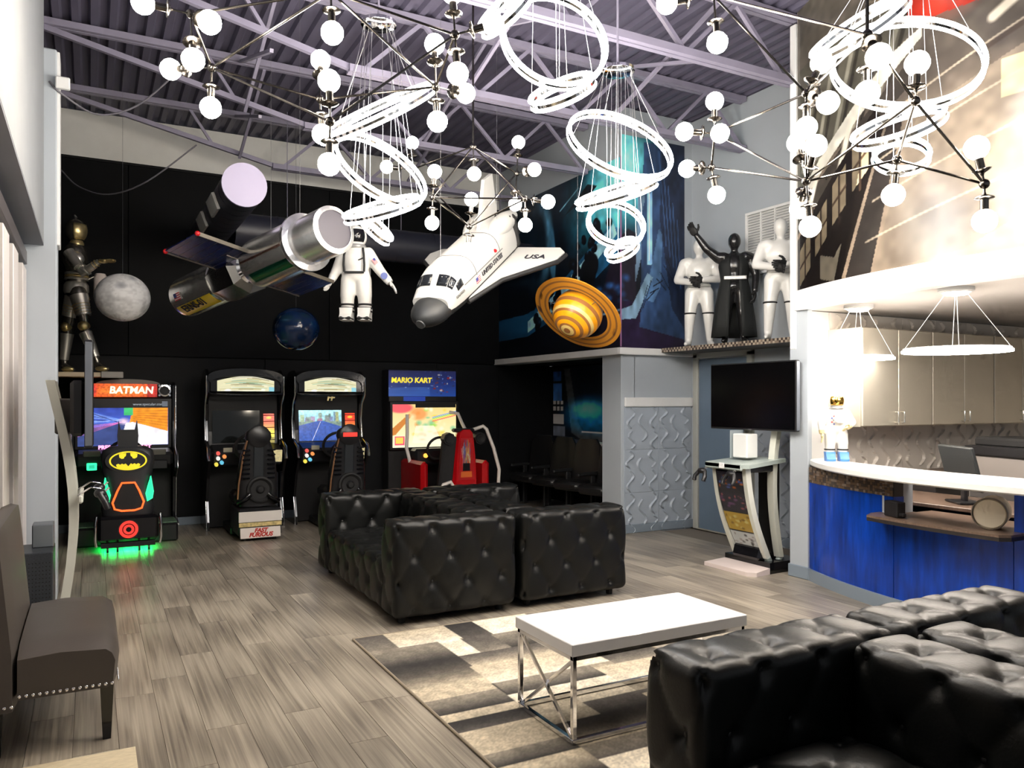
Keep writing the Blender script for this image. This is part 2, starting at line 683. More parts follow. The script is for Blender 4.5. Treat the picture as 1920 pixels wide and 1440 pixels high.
# loose low voltage cables on the pier
for pts, lab in ((((-.28, 6.99, 4.0), (-.2, 7.02, 3.93), (.05, 7.3, 3.9), (.35, 7.6, 4.12), (.62, 7.75, 4.45)), 'grey cable looping from the white pier to the ceiling steel'),
                 (((-.30, 10.42, 4.2), (-.12, 10.2, 3.98), (.18, 9.9, 3.86), (.55, 9.6, 3.98), (1.05, 9.45, 4.42)), 'thin dark cable sagging below the white band of the back wall')):
    P = [Vector(p) for p in pts]
    fine = []
    for i in range(len(P) - 1):
        a, b, c, d = P[max(i - 1, 0)], P[i], P[i + 1], P[min(i + 2, len(P) - 1)]
        for k in range(6):
            t = k / 6
            fine.append(.5 * ((2 * b) + (c - a) * t + (2 * a - 5 * b + 4 * c - d) * t * t + (3 * b - a - 3 * c + d) * t ** 3))
    fine.append(P[-1])
    tag(MB().tube(fine, .008, 6).build('cable', pm('grey_cable', srgb(110, 108, 116), .5), None, 60), lab, 'cable')
tag(MB().box((-.19, 6.96, 3.99), (.10, .05, .09), bev=.008).build('bracket_box', M_white), 'small white junction box on the white pier', 'junction box')

# ---- mural wall (runs in depth), jog wall (faces the room), door wall (runs in depth)
ZT = 2.075
wm = struct(MB().box((XM + .10, (YM + YB) / 2, (ZT + 4.95) / 2), (.20, YB - YM, 4.95 - ZT)).build('wall_mural', M_grey))
struct(MB().box((XM + .10, YM + .19, ZT / 2), (.20, .38, ZT), bev=.004).build('wall_corner_pier', M_grey))
REC = XM + .95
struct(MB().box((REC + .1, (YM + YB) / 2 + .24, ZT / 2), (.2, YB - YM - .28, ZT)).build('wall_recess', M_blacklow))
MB().box((XM + .475, YB - .009, 1.037), (.95, .018, 2.07)).build('panel', M_blacklow, wall_back)
struct(MB().box((XM + .575, YM + .31, ZT / 2), (.75, .14, ZT)).build('wall_recess_side', M_blacklow))
struct(MB().box((XM + .68, (YM + YB) / 2 + .19, ZT + .05), (.95, YB - YM - .38, .1)).build('wall_recess_soffit', M_blacklow))
wj = struct(MB().box(((XM + XC) / 2 + .1, YM + .10, 2.47), (XC - XM - .2 + .02, .20, 4.94)).build('wall_jog', M_grey))
wd = struct(MB().box((XC + .1, (4.95 + YM) / 2 + .1, 2.47), (.2, YM - 4.95 + .2, 4.94)).build('wall_door', M_grey))
struct(MB().box((XM - .03, (YM + YB) / 2 - .02, 2.115), (.09, YB - YM + .05, .08), bev=.006).build('trim_1', M_white))
struct(MB().box(((XM + XC) / 2 - .04, YM - .03, 2.115), (XC - XM + .06, .09, .08), bev=.006).build('trim_2', M_white))
struct(MB().box(((XM + XC) / 2 + .02, YM - .016, 1.525), (XC - XM - .04, .034, .11), bev=.008).build('trim_3', M_white))
struct(MB().box((XC - .016, 5.66, 1.525), (.034, 1.40, .11), bev=.008).build('trim_4', M_white))
struct(MB().box(((XM + XC) / 2, YM - .012, .05), (XC - XM, .026, .10), bev=.004).build('baseboard_jog', M_trimgrey))
struct(MB().box((XC - .012, 5.66, .05), (.026, 1.40, .10), bev=.004).build('baseboard_door_wall', M_trimgrey))

# door in the door wall
M_door = pm('door_blue_grey', srgb(104, 122, 142), .45, var=.03)
M_case = pm('door_casing', srgb(176, 178, 172), .4)
dr = struct(MB().box((XC - .004, 6.85, 1.02), (.03, .80, 2.03), bev=.003).build('door_1', M_door))
for y in (6.41, 7.29):
    MB().box((XC - .022, y, 1.05), (.05, .08, 2.10), bev=.006).build('casing', M_case, dr)
MB().box((XC - .022, 6.85, 2.085), (.05, .96, .07), bev=.006).build('casing', M_case, dr)
MB().cyl((XC - .02, 6.53, 1.0), (XC - .07, 6.53, 1.0), .022, n=14).build('handle', M_steel, dr, 40)
MB().box((XC - .014, 6.85, .006), (.05, .80, .012)).build('threshold', M_steel, dr)

# vent grille high on the door wall
vg = thing('vent_grille', 'pale louvred vent grille high on the grey wall above the shelf figures', 'vent', (XC, 6.15, 3.28))
MB().box((-.008, 0, 0), (.016, .66, .70)).build('backing', pm('vent_grey', srgb(150, 152, 152), .5), vg)
for c, s in (((-.022, 0, .335), (.03, .66, .03)), ((-.022, 0, -.335), (.03, .66, .03)), ((-.022, .315, 0), (.03, .03, .64)), ((-.022, -.315, 0), (.03, .03, .64)), ((-.024, .1, 0), (.03, .014, .64)), ((-.024, -.1, 0), (.03, .014, .64))):
    MB().box(c, s, bev=.003).build('frame', M_white, vg)
rl = Matrix.Rotation(math.radians(35), 3, 'Y')
lme = MB().box((0, 0, 0), (.022, .60, .004), rl).mesh('louvre', M_white)
for i in range(22):
    link('louvre', lme, vg, (-.02, 0, -.305 + i * .029))


# ---- wave relief panels
def wave_panel_mesh(s=.5, n=64):
    g = np.linspace(0, 1, n + 1)
    X, Y = np.meshgrid(g, g)
    Hh = np.zeros_like(X)
    curves = [(.18, .97, .50, .10, 1), (.52, .82, .20, .11, -1), (.84, .98, .50, .09, 1), (.20, .42, .03, .09, -1), (.86, .42, .03, .10, 1)]
    for x0, y1, y0, amp, sg in curves:
        t = np.linspace(0, 1, 40)
        cx = x0 + sg * amp * np.sin(t * math.pi * 2)
        cy = y1 + (y0 - y1) * t
        d = np.full_like(X, 9.0)
        tt = np.zeros_like(X)
        for k in range(40):
            q = np.hypot(X - cx[k], Y - cy[k])
            m = q < d
            d = np.where(m, q, d)
            tt = np.where(m, t[k], tt)
        w = .014 + .016 * np.clip(1 - np.abs(tt - .72) / .28, 0, 1)
        Hh = np.maximum(Hh, .024 * np.clip(1 - (d / w) ** 2, 0, 1))
    edge = (X < .5 / n) | (X > 1 - .5 / n) | (Y < .5 / n) | (Y > 1 - .5 / n)
    Hh[edge] = 0
    mbb = MB()
    vs = [((X[j, i] - .5) * (s - .003), -.010 - Hh[j, i], (Y[j, i] - .5) * (s - .003)) for j in range(n + 1) for i in range(n + 1)]
    fs = [(j * (n + 1) + i, j * (n + 1) + i + 1, (j + 1) * (n + 1) + i + 1, (j + 1) * (n + 1) + i) for j in range(n) for i in range(n)]
    mbb.add(vs, fs)
    k = len(mbb.V)
    h = (s - .003) / 2
    b = [(-h, 0, -h), (h, 0, -h), (h, 0, h), (-h, 0, h)]
    f = [(-h, -.010, -h), (h, -.010, -h), (h, -.010, h), (-h, -.010, h)]
    mbb.add(b + f, [(0, 1, 5, 4), (1, 2, 6, 5), (2, 3, 7, 6), (3, 0, 4, 7)])
    return mbb.mesh('wave_panel', pm('panel_grey', srgb(168, 178, 190), .38, var=.02), 35)


wp = wave_panel_mesh()
for i in range(2):
    for k in range(3):
        link('wave_panel', wp, wj, (XM + .29 + i * .5, YM, 1.22 - k * .5), (0, math.pi * ((i + k) % 2), 0))
for i in range(3):
    for k in range(3):
        link('wave_panel', wp, wd, (XC, 6.10 - i * .5, 1.22 - k * .5), (0, 0, -math.pi / 2))

# ------------------------------------------------------------------ murals
def mural_space():
    """one print that runs round the corner: s 0..0.66 on the mural wall, the rest on the jog wall"""
    c = Cv(330, 250, (.02, .03, .05), aspect=4.16 / 2.2)
    c.X = np.interp(c.X, [0, .22, .767, 1], [0, .02, .66, 1])
    c.vgrad((.02, .03, .06), (.03, .08, .13))
    c.ell(.60, .80, .34, .40, (.16, .55, .64), soft=1.0)
    c.ell(.66, .86, .24, .32, (.50, .88, .90), soft=1.0, al=1.0)
    c.poly([(0, .26), (.20, .36), (.60, .66), (.66, .62), (.66, .50), (.30, .24), (0, .12)], (.10, .30, .45), .8)
    c.poly([(.02, .22), (.30, .40), (.62, .66), (.64, .60), (.32, .31), (.02, .15)], (.62, .80, .86), .75)
    c.ell(.10, .68, .13, .30, (.05, .09, .13), soft=.04)
    c.ell(.125, .70, .105, .29, (.24, .42, .53), soft=.35)
    c.ell(.085, .68, .10, .28, (.05, .10, .15), soft=.3)
    c.ell(.215, .60, .028, .20, (.20, .38, .50), soft=.3, rot=.10)
    c.poly([(.30, .80), (.46, .93), (.52, .90), (.47, .86), (.40, .84)], (.02, .05, .08))
    c.line(.27, .84, .40, .93, .006, (.45, .66, .75), .7)
    r = np.random.RandomState(5)
    for k in range(34):
        x, y = r.uniform(.05, .60), 0
        y = .22 + x * .62 + r.normal(0, .075)
        s = r.uniform(.006, .022)
        for q in range(3):
            c.ell(x + r.normal(0, s * .4), y + r.normal(0, s * .7), s, s * 1.6, (.02, .03, .05), soft=.15)
        c.ell(x - s * .3, y + s * .8, s * .5, s * .6, (.14, .22, .30), soft=.6, al=.6)
    c.ell(.46, .42, .055, .10, (.02, .03, .05), soft=.1)
    c.ell(.49, .47, .04, .07, (.03, .04, .06), soft=.1)
    c.poly([(.52, .02), (.55, .30), (.60, .46), (.66, .52), (.70, .56), (.745, .54), (.76, .44), (.74, .30), (.74, 0)], (.08, .07, .11))
    for k in range(16):
        c.ell(r.uniform(.40, .72), r.uniform(.20, .34), .03, .025, (.14, .28, .48), soft=1.0, al=.8)
    for k in range(10):
        c.ell(r.uniform(.10, .5), r.uniform(.16, .3), .02, .02, (.20, .40, .58), soft=1.0, al=.6)
    c.line(.30, .16, .68, .20, .008, (.34, .46, .56), .9)
    c.rect(.66, 0, 1, .22, (.10, .07, .15))
    # blue machinery on the right
    c.poly([(.76, 0.1), (.78, .95), (1, 1), (1, 0.05)], (.13, .20, .31))
    c.poly([(.865, .62), (.875, 1), (1, 1), (1, .1), (.93, .2)], (.08, .11, .18))
    c.rect(.800, .40, .826, .86, (.42, .58, .74))
    c.rect(.806, .42, .812, .86, (.66, .80, .90))
    c.poly([(.782, .78), (.782, .98), (.842, .98), (.842, .78), (.812, .74)], (.16, .24, .36))
    c.poly([(.735, .30), (.75, .74), (.782, .84), (.784, .70), (.765, .62), (.765, .42)], (.30, .38, .46))
    c.poly([(.765, .24), (.80, .30), (.86, .58), (.88, .55), (.87, .30), (.83, .22)], (.22, .32, .44))
    c.poly([(.64, .17), (.72, .20), (.80, .36), (.83, .34), (.74, .14), (.66, .13)], (.36, .46, .54))
    for k in range(9):
        a = .16 + k * .035
        c.line(.76 + k * .018, a, .80 + k * .02, .30 + .03 * math.sin(k * 2), .004, (.05, .06, .10))
    for k in range(5):
        c.line(.86 + k * .025, .95 - k * .08, .90 + k * .02, .50 - k * .05, .006, (.22, .34, .50), .6)
    c.noise(30, .18, 3)
    c.noise(9, .22, 4)
    c.a = np.clip(c.a * 1.35 + .01, 0, 1)
    return c


cm = mural_space()
L1, L2 = YB - YM, XC - XM - .12
k = int(cm.w * L1 / (L1 + L2))
for a, b, fn, nm in ((0, k + 1, lambda s, t: (XM - .006 + 0 * s, YB - .03 - s * (L1 - .024), 2.16 + t * 2.21), 'mural_print'),
                     (k, cm.w, lambda s, t: (XM - .006 + s * (L2 + .006), YM - .006 + 0 * s, 2.16 + t * 2.47), 'mural_print')):
    sub = Cv(b - a, cm.h)
    sub.a = cm.a[:, a:b]
    picture(nm, sub, fn, vcm('mural_vinyl', .35), wm if a == 0 else wj)
MB().box((XM - .012, YM - .012, 3.27), (.012, .012, 2.2)).build('corner_bead', pm('corner_bead_violet', srgb(170, 120, 165), .4), wj)

# lower recess mural: a ship window with a blue glow
c = Cv(150, 140, (.015, .018, .03), aspect=1.3)
c.vgrad((.05, .06, .09), (.012, .014, .02))
c.poly([(.12, .98), (.20, .34), (.30, .28), (.95, .28), (1, .4), (1, 1)], (.17, .18, .19))
c.poly([(.18, .99), (.27, .44), (.32, .36), (.86, .36), (.93, .44), (.96, 1)], (.03, .05, .08))
c.ell(.42, .52, .40, .22, (.08, .40, .62), soft=1.0, al=1.0)
c.ell(.36, .58, .20, .10, (.35, .75, .85), soft=1.0, al=.8)
c.line(.31, .355, .86, .355, .010, (.55, .60, .66), .9)
c.rect(0, .86, .09, .96, (.12, .22, .36))
c.rect(0, .66, .10, .84, (.15, .26, .42))
for j in range(2):
    for i in range(3):
        c.rect(.0 + i * .042, .56 + j * .06, .03 + i * .042, .60 + j * .06, (.75, .78, .84))
c.rect(0, .42, .12, .52, (.55, .60, .68))
c.rect(0, .30, .13, .40, (.26, .28, .32))
c.rect(.13, .18, .9, .28, (.14, .16, .19))
c.rect(.34, .20, .62, .27, (.40, .46, .54))
c.noise(26, .15, 8)
c.a = np.clip(c.a * 2.3, 0, 1)
picture('recess_mural', c, lambda s, t: (REC - .01 + 0 * s, 10.46 - s * 2.62, .55 + t * 1.5), vcm('mural_vinyl', .35), bpy.data.objects['wall_recess'])

# ------------------------------------------------------------------ roof joists (open web, each its own thing)
jn = 0
JL = ['farthest roof joist beside the black back wall', 'second roof joist in from the back wall', 'roof joist over the middle of the far sofas', 'roof joist meeting the left end of the printed balcony', 'roof joist over the coffee table', 'nearest roof joist above the near sofas']
for y, lab in zip((9.68, 8.10, 6.52, 4.94, 3.36, 1.78), JL):
    xr = XC if 5 < y < 7.3 else (XM if y > 7.3 else 5.5)
    t = thing('roof_joist', 'lilac painted open web ' + lab, 'joist', (0, y, 0), group='lilac roof joists')
    for dy in (-.03, .03):
        MB().box(((xr - .6) / 2, dy, 4.91), (xr + .55, .045, .06)).build('top_chord', M_lilac, t)
        MB().box(((xr + 1.9) / 2, dy, 4.36), (xr - 1.95, .045, .06)).build('bottom_chord', M_lilac, t)
    MB().bar((-.5, 0, 4.89), (2.05, 0, 4.35), .045, .05).build('end_diagonal', M_lilac, t)
    x = 2.05
    up = True
    while x < xr - .25:
        a, b = (x, 4.37), (min(x + .55, xr - .05), 4.90)
        if not up:
            a, b = (x, 4.90), (min(x + .55, xr - .05), 4.37)
        MB().bar((a[0], 0, a[1]), (b[0], 0, b[1]), .034, .034).build('web', M_lilac, t)
        x += .55
        up = not up
    MB().bar((1.0, 0, 4.89), (1.25, 0, 4.52), .03, .03).build('web', M_lilac, t)
# bridging between joists
for (x, y0), lab in zip(((1.3, 6.52), (3.2, 6.52), (1.5, 8.10), (3.6, 8.10), (4.6, 4.94), (3.0, 4.94), (2.4, 3.36)),
                        ('left of the big ring light', 'over the far sofas', 'near the duct end', 'above the hanging shuttle', 'above the right globe lamp', 'above the middle ring light', 'over the coffee table')):
    t = thing('cross_bridging', 'crossed lilac steel bridging between roof joists ' + lab, 'bridging', (x, y0, 0), group='cross bridging')
    MB().bar((0, .04, 4.40), (0, 1.54, 4.88), .03, .03).build('brace', M_lilac, t)
    MB().bar((.04, .04, 4.88), (.04, 1.54, 4.40), .03, .03).build('brace', M_lilac, t)

# ducts
M_duct = pm('painted_duct', srgb(38, 40, 52), .45, var=.08)
t = thing('spiral_duct', 'capped dark duct with two pale grilles pointing out from the back wall', 'duct', (1.21, 7.29, 3.47))
mbd = MB()
for i in range(15):
    mbd.cyl((0, .02 + i * .21, 0), (0, .02 + (i + 1) * .21 - .012, 0), .19, n=32, cap=False)
    mbd.cyl((0, .02 + (i + 1) * .21 - .012, 0), (0, .02 + (i + 1) * .21, 0), .194, n=32, cap=False)
mbd.build('duct_body', M_duct, t, 40)
MB().cyl((0, 0, 0), (0, .03, 0), .196, n=32).build('end_cap', pm('lilac_cap', srgb(170, 164, 190), .5), t, 40)
for yy in (.62, 1.45):
    R = Matrix.Rotation(math.radians(-20), 3, 'Y')
    MB().box(R @ Vector((-.20, yy, 0)), (.03, .40, .16), R, bev=.004).build('grille', pm('grille_grey', srgb(176, 176, 172), .5), t)
t = thing('main_duct', 'long dark round duct running across in front of the back wall', 'duct', (1.42, 9.30, 3.47))
mbd = MB()
for i in range(8):
    mbd.cyl((i * .48, 0, 0), (i * .48 + .465, 0, 0), .20, n=36, cap=False)
    mbd.cyl((i * .48 + .465, 0, 0), (i * .48 + .48, 0, 0), .205, n=36, cap=False)
mbd.build('duct_body', M_duct, t, 40)
for i, x in enumerate((.0, 3.82)):
    MB().cyl((x, 0, 0), (x + .02, 0, 0), .206, n=36).build('end_collar', M_duct, t, 40)
for x in (.6, 2.0, 3.4):
    MB().bar((x, 0, .20), (x, 0, 1.44), .02, .004).build('hanger_strap', M_lilac, t)

# ------------------------------------------------------------------ reception bar
def arc(c, R, y):
    return Vector((c[0] - math.sqrt(R * R - (y - c[1]) ** 2), y, 0))


CB, RB = (9.01, 3.2), 3.87      # bar front
CT, RTOP = (7.41, 3.0), 2.61    # counter edge
CF, RF = (9.22, 3.19), 4.12     # balcony front


def arc_strip(c, R, y0, y1, z0, z1, th, n=30, mat=None, name='', parent=None, smooth=30):
    """solid curved strip; its outer face has radius R, it is th thick inwards"""
    secs = []
    for i in range(n + 1):
        y = y0 + (y1 - y0) * i / n
        p = arc(c, R, y)
        d = (Vector((c[0], c[1], 0)) - p).normalized()
        q = p + d * th
        secs.append([Vector((p.x, p.y, z0)), Vector((p.x, p.y, z1)), Vector((q.x, q.y, z1)), Vector((q.x, q.y, z0))])
    return MB().loft(secs).build(name, mat, parent, smooth)


M_bluebar = pm('brushed_blue_sheet', (.0004, .050, .42), .30, .15, var=.45, vscale=5, stretch=(3.5, 3.5, .55), bump=.10, bscale=6, coat=.2)
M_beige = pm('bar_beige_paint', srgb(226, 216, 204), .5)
M_woodtop = pm('dark_wood_top', srgb(108, 90, 78), .35, var=.2, vscale=9, stretch=(1, 8, 1))
M_woodedge = pm('dark_wood_edge', srgb(44, 40, 40), .4)

bar = thing('reception_bar', 'curved reception bar with glossy blue front and white countertop', 'bar', (0, 0, 0))
arc_strip(CB, RB, 4.79, 3.735, .10, .84, .10, 20, M_bluebar, 'front_panel', bar)
arc_strip(CB, RB, 3.73, 2.875, .10, .675, .10, 16, M_bluebar, 'front_panel', bar)
arc_strip(CB, RB, 2.87, 1.2, .10, .97, .10, 24, M_bluebar, 'front_panel', bar)
arc_strip(CB, RB - .006, 4.79, 3.735, .84, .975, .09, 20, pm('mosaic_grout', srgb(70, 66, 62), .6), 'mosaic_backing', bar)
arc_strip(CB, RB + .02, 4.79, 1.2, 0, .10, .12, 40, M_trimgrey, 'kick_board', bar)
MB().box((5.30, 3.79, .83), (.22, .10, .28), bev=.004).build('opening_post', M_grey, bar)
MB().box((5.28, 2.84, .83), (.22, .06, .28), bev=.004).build('opening_post', M_grey, bar)
MOS = [pm('tile_taupe', srgb(132, 118, 106), .25), pm('tile_dark', srgb(74, 66, 62), .2), pm('tile_pearl', srgb(170, 158, 142), .2), pm('tile_bronze', srgb(108, 90, 74), .25)]
mb = MB()
for i in range(44):
    y = 4.775 - i * .0238
    p = arc(CB, RB, y)
    d = (Vector((CB[0], CB[1], 0)) - p).normalized()
    R = Matrix((d, Vector((-d.y, d.x, 0)), UP)).transposed()
    for k in range(6):
        mb.box((p.x, p.y, .852 + k * .0222), (.012, .0225, .0205), R, mi=random.choice((0, 1, 1, 3, 3, 3)))
stuff(mb.build('mosaic_band', MOS, bar))
# white countertop
secs = []
for i in range(41):
    y = 4.795 + (1.2 - 4.795) * i / 40
    p = arc(CT, RTOP, y)
    q = arc(CB, RB, y) + Vector((.20, 0, 0))
    if q.x < p.x + .3:
        q.x = p.x + .3
    secs.append([Vector((p.x + .012, y, .985)), Vector((p.x, y, .995)), Vector((p.x, y, 1.03)), Vector((p.x + .012, y, 1.04)), Vector((q.x, y, 1.04)), Vector((q.x, y, .985))])
MB().loft(secs).build('countertop', pm('white_quartz', (.86, .86, .85), .18), bar, 40)
# low transaction shelf through the opening
poly = [(arc(CB, RB, 3.86).x - .10, 3.86)]
for i in range(13):
    y = 3.80 - i * .08
    poly.append((arc(CB, RB, y).x - .22, y))
poly += [(5.0, 2.80), (5.6, 2.80), (5.6, 3.72), (5.42, 3.72), (5.42, 3.86)]
MB().prism(poly, .675, .700, lambda a, b, h: Vector((a, b, h))).build('transaction_shelf_edge', M_woodedge, bar)
MB().prism(poly, .700, .715, lambda a, b, h: Vector((a, b, h))).build('transaction_shelf', M_woodtop, bar)

# inner worktop behind the bar
wt = thing('inner_worktop', 'brown work desk behind the bar opening', 'desk', (0, 0, 0))
MB().box((5.98, 3.2, .745), (.72, 2.6, .03), bev=.004).build('desk_top', M_woodtop, wt)
for y in (4.42, 1.98):
    MB().box((5.98, y, .365), (.66, .04, .73)).build('desk_side', M_woodedge, wt)
MB().box((6.28, 3.2, .40), (.03, 2.4, .60)).build('modesty_panel', M_woodedge, wt)
bd = thing('back_counter', 'brown counter along the bar back wall under the steel cupboards', 'counter', (0, 0, 0))
MB().box((7.6, 4.46, .87), (2.4, .58, .04), bev=.004).build('counter_top', M_woodtop, bd)
for i in range(3):
    MB().box((6.8 + i * .8, 4.48, .425), (.79, .52, .85), bev=.003).build('base_unit', M_woodedge, bd)

# back wall of the bar with panels, and the stub wall end
wb = struct(MB().box((7.24, 4.875, 1.165), (3.52, .15, 2.33), bev=.003).build('wall_bar', pm('bar_wall_paint', srgb(214, 214, 212), .5)))
struct(MB().box((5.465, 4.84, 1.165), (.05, .20, 2.33), bev=.004).build('wall_bar_end', M_grey))
struct(MB().box((5.465, 4.84, .055), (.075, .225, .11), bev=.006).build('baseboard_bar_end', M_trimgrey))
struct(MB().box((9.05, 3.0, 2.47), (.1, 4.4, 4.94)).build('wall_right', M_beige))
wpb = wp.copy()
wpb.materials.clear()
wpb.materials.append(pm('panel_grey_warm_lit', srgb(222, 216, 208), .35))  # same grey panels; the bar's warm lamplight is put into this lighter colour
for i in range(6):
    for k in range(4):
        link('wave_panel', wpb, wb, (6.02 + i * .5, 4.80, 2.075 - k * .5), (0, math.pi * ((i + k) % 2), 0))

# steel wall cupboards
doormesh = MB().box((0, 0, 0), (.464, .020, .836), bev=.003).mesh('door', M_steel)
hm = MB()
hm.tube([(0, 0, -.045), (0, -.03, -.045), (0, -.03, .045), (0, 0, .045)], .006, 8)
hmesh = hm.mesh('handle', pm('satin_handle', (.80, .79, .74), .25, 1.0), 40)
for i, lab in enumerate(('leftmost steel wall cupboard above the bar, beside the white wall end', 'middle steel wall cupboard above the computer monitor', 'right steel wall cupboard above the copier')):
    cx = 5.76 + .475 + i * .95
    t = thing('wall_cupboard', lab, 'cupboard', (cx, 4.80, 1.745), group='steel cupboards over the bar')
    MB().box((0, -.165, 0), (.945, .33, .85), bev=.002).build('cabinet_body', M_steel, t)
    for s in (-1, 1):
        d = link('door', doormesh, t, (s * .2355, -.341, 0))
        link('handle', hmesh, d, (-s * .195, -.010, -.345))

# soffit over the bar and the printed balcony front
poly = [(arc(CF, RF, 4.86 - i * .1).x + .02, 4.86 - i * .1) for i in range(38)]
poly += [(9.0, poly[-1][1]), (9.0, 4.86)]
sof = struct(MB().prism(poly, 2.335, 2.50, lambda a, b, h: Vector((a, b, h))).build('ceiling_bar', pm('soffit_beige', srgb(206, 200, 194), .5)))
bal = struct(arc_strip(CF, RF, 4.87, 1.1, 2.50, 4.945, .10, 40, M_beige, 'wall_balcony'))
arc_strip(CF, RF + .03, 4.90, 1.1, 2.33, 2.50, .14, 40, M_white, 'rim_moulding', bal)
ed = arc(CF, RF, 4.88)
MB().box((ed.x + .02, 4.90, 3.42), (.10, .07, 2.85), bev=.006).build('end_moulding', M_white, bal)


def mural_hangar():
    c = Cv(250, 270, (.30, .28, .25), aspect=.88)
    c.vgrad((.66, .58, .50), (.36, .33, .30), 0, .55)
    c.vgrad((.36, .33, .30), (.42, .40, .36), .55, 1)
    c.ell(.80, .22, .55, .32, (.86, .78, .68), soft=1.0, al=.9)
    # ceiling ribs, upper left
    c.poly([(0, .30), (0, .78), (.45, .82), (.62, .70), (.42, .60)], (.34, .33, .29))
    for k in range(5):
        x = .04 + k * .10
        c.line(x, .42 + k * .02, x + .10, .74, .012, (.62, .61, .55), .8)
        c.line(x + .03, .40 + k * .02, x + .13, .74, .010, (.16, .15, .13), .7)
    c.poly([(0, .28), (0, .33), (.50, .64), (.62, .68), (.62, .65)], (.88, .87, .82))
    c.poly([(0, .20), (0, .27), (.58, .60), (.62, .55)], (.24, .22, .20))
    c.line(.10, .30, .16, .42, .016, (.92, .90, .84))
    c.line(.27, .36, .33, .50, .016, (.92, .90, .84))
    # lit windows marching up to the right
    c.poly([(0, 0), (0, .18), (.44, .50), (.48, .44), (.28, 0)], (.12, .10, .09))
    for k in range(4):
        x0 = .02 + k * .105
        b0, t0 = .015 + k * .085, .14 + k * .088
        c.poly([(x0, b0), (x0, t0), (x0 + .075, t0 + .055), (x0 + .075, b0 + .055)], (.94, .86, .70))
        c.line(x0 + .038, b0, x0 + .038, t0 + .03, .006, (.30, .24, .20))
        c.line(x0, (b0 + t0) / 2, x0 + .075, (b0 + t0) / 2 + .05, .006, (.45, .36, .28))
    c.poly([(.30, 0), (.50, .46), (.56, .46), (.42, 0)], (.20, .18, .17))
    c.poly([(.16, .10), (.16, .02), (.24, .0), (.28, .12), (.24, .08)], (.80, .76, .66))
    c.poly([(.42, 0), (.60, .42), (1, .55), (1, .12), (.75, .02)], (.62, .56, .49), .7)
    c.ell(.62, .12, .20, .16, (.34, .31, .29), soft=1.0, al=.8)
    for k in range(4):
        c.line(.40 + .03 * k, .10 + .12 * k, 1, .22 + .13 * k, .004, (.90, .84, .74), .7)
    # red field and pale panels, upper right
    c.poly([(.56, .70), (.62, .93), (.84, .98), (.90, .80), (.80, .68)], (.72, .16, .10))
    c.ell(.72, .78, .16, .14, (.95, .45, .36), soft=1.0, al=.8)
    c.poly([(.40, .86), (.40, 1), (1, 1), (1, .93), (.62, .80)], (.80, .75, .62))
    c.poly([(.40, .84), (.66, .80), (1, .95), (1, .91), (.66, .76)], (.55, .50, .42))
    c.rect(.86, .40, 1, .50, (.95, .88, .68), .9)
    c.line(.84, .62, 1, .70, .018, (.92, .88, .80))
    c.line(.80, .54, 1, .60, .010, (.30, .26, .23))
    c.a = np.clip(c.a * .86, 0, 1)
    c.poly([(0, 0), (0, .16), (.40, .45), (.28, 0)], (.06, .05, .05), .55)
    c.noise(40, .10, 21)
    c.noise(10, .14, 22)
    return c


def fmap(s, t):
    y = 4.86 - s * 2.25
    x = CF[0] - np.sqrt((RF + .004) ** 2 - (y - CF[1]) ** 2)
    return x, y, 2.50 + t * 2.44


picture('balcony_print', mural_hangar(), fmap, vcm('satin_print', .22), bal)

# shelves with mosaic edges on the door wall
for y0, y1, lab in ((6.42, 7.34, 'mosaic edged wall shelf in the corner beside the space mural'), (5.06, 6.40, 'mosaic edged wall shelf beside the printed balcony')):
    t = thing('wall_shelf', lab, 'shelf', (XC, (y0 + y1) / 2, 2.11), group='mosaic edged shelves')
    L = y1 - y0
    MB().box((-.26, 0, .025), (.52, L, .05)).build('shelf_board', pm('mosaic_grout', (.1, .1, .1)), t)
    mb = MB()
    n = int(L / .026)
    for i in range(n):
        for k in range(2):
            mb.box((-.523, -L / 2 + (i + .5) * L / n, .0125 + k * .025), (.012, L / n - .0015, .0235), mi=(1 if (i + k) % 2 else 2) if random.random() < .8 else 0)
    for i in range(20):
        for k in range(2):
            mb.box((-.51 + i * .026, -L / 2 - .003, .0125 + k * .025), (.0245, .012, .0235), mi=(1 if (i + k) % 2 else 2) if random.random() < .8 else 0)
    stuff(mb.build('mosaic_edge', MOS, t))

# things on and behind the bar
t = thing('card_reader', 'small black box standing on the transaction shelf', 'card reader', (5.06, 3.64, .717), -.35)
MB().box((0, 0, .055), (.07, .15, .11), bev=.006).build('reader_body', M_plastic, t)
MB().box((-.005, -.095, .025), (.03, .05, .02), bev=.004).build('plug', M_plastic, t)
t = thing('round_drum', 'cream round drum lying on its side at the bar opening', 'drum', (5.20, 3.035, .717), .5)
M_cream = pm('cream_plastic', srgb(250, 238, 214), .4)
MB().lathe([(.0, -.11), (.09, -.11), (.10, -.10), (.10, .10), (.0, .10)], 36, (0, 0, .10), (1, -.1, 0)).build('drum_body', M_cream, t, 35)
MB().lathe([(.098, -.125), (.104, -.12), (.104, -.10), (.098, -.10)], 36, (0, 0, .10), (1, -.1, 0)).build('drum_rim', pm('drum_rim_grey', srgb(150, 140, 128), .4), t, 35)
t = thing('computer_monitor', 'black computer monitor seen from behind over the white counter', 'monitor', (5.86, 3.66, .764), -.55)
R = Matrix.Rotation(math.radians(-14), 3, 'Y')
MB().box((0, 0, .27), (.03, .50, .34), R, bev=.008).build('screen_housing', pm('monitor_grey', (.03, .034, .036), .5), t)
MB().box((.03, 0, .10), (.03, .06, .22), bev=.006).build('stand', M_plastic, t)
MB().box((.03, 0, .008), (.18, .24, .016), bev=.004).build('foot', M_plastic, t)
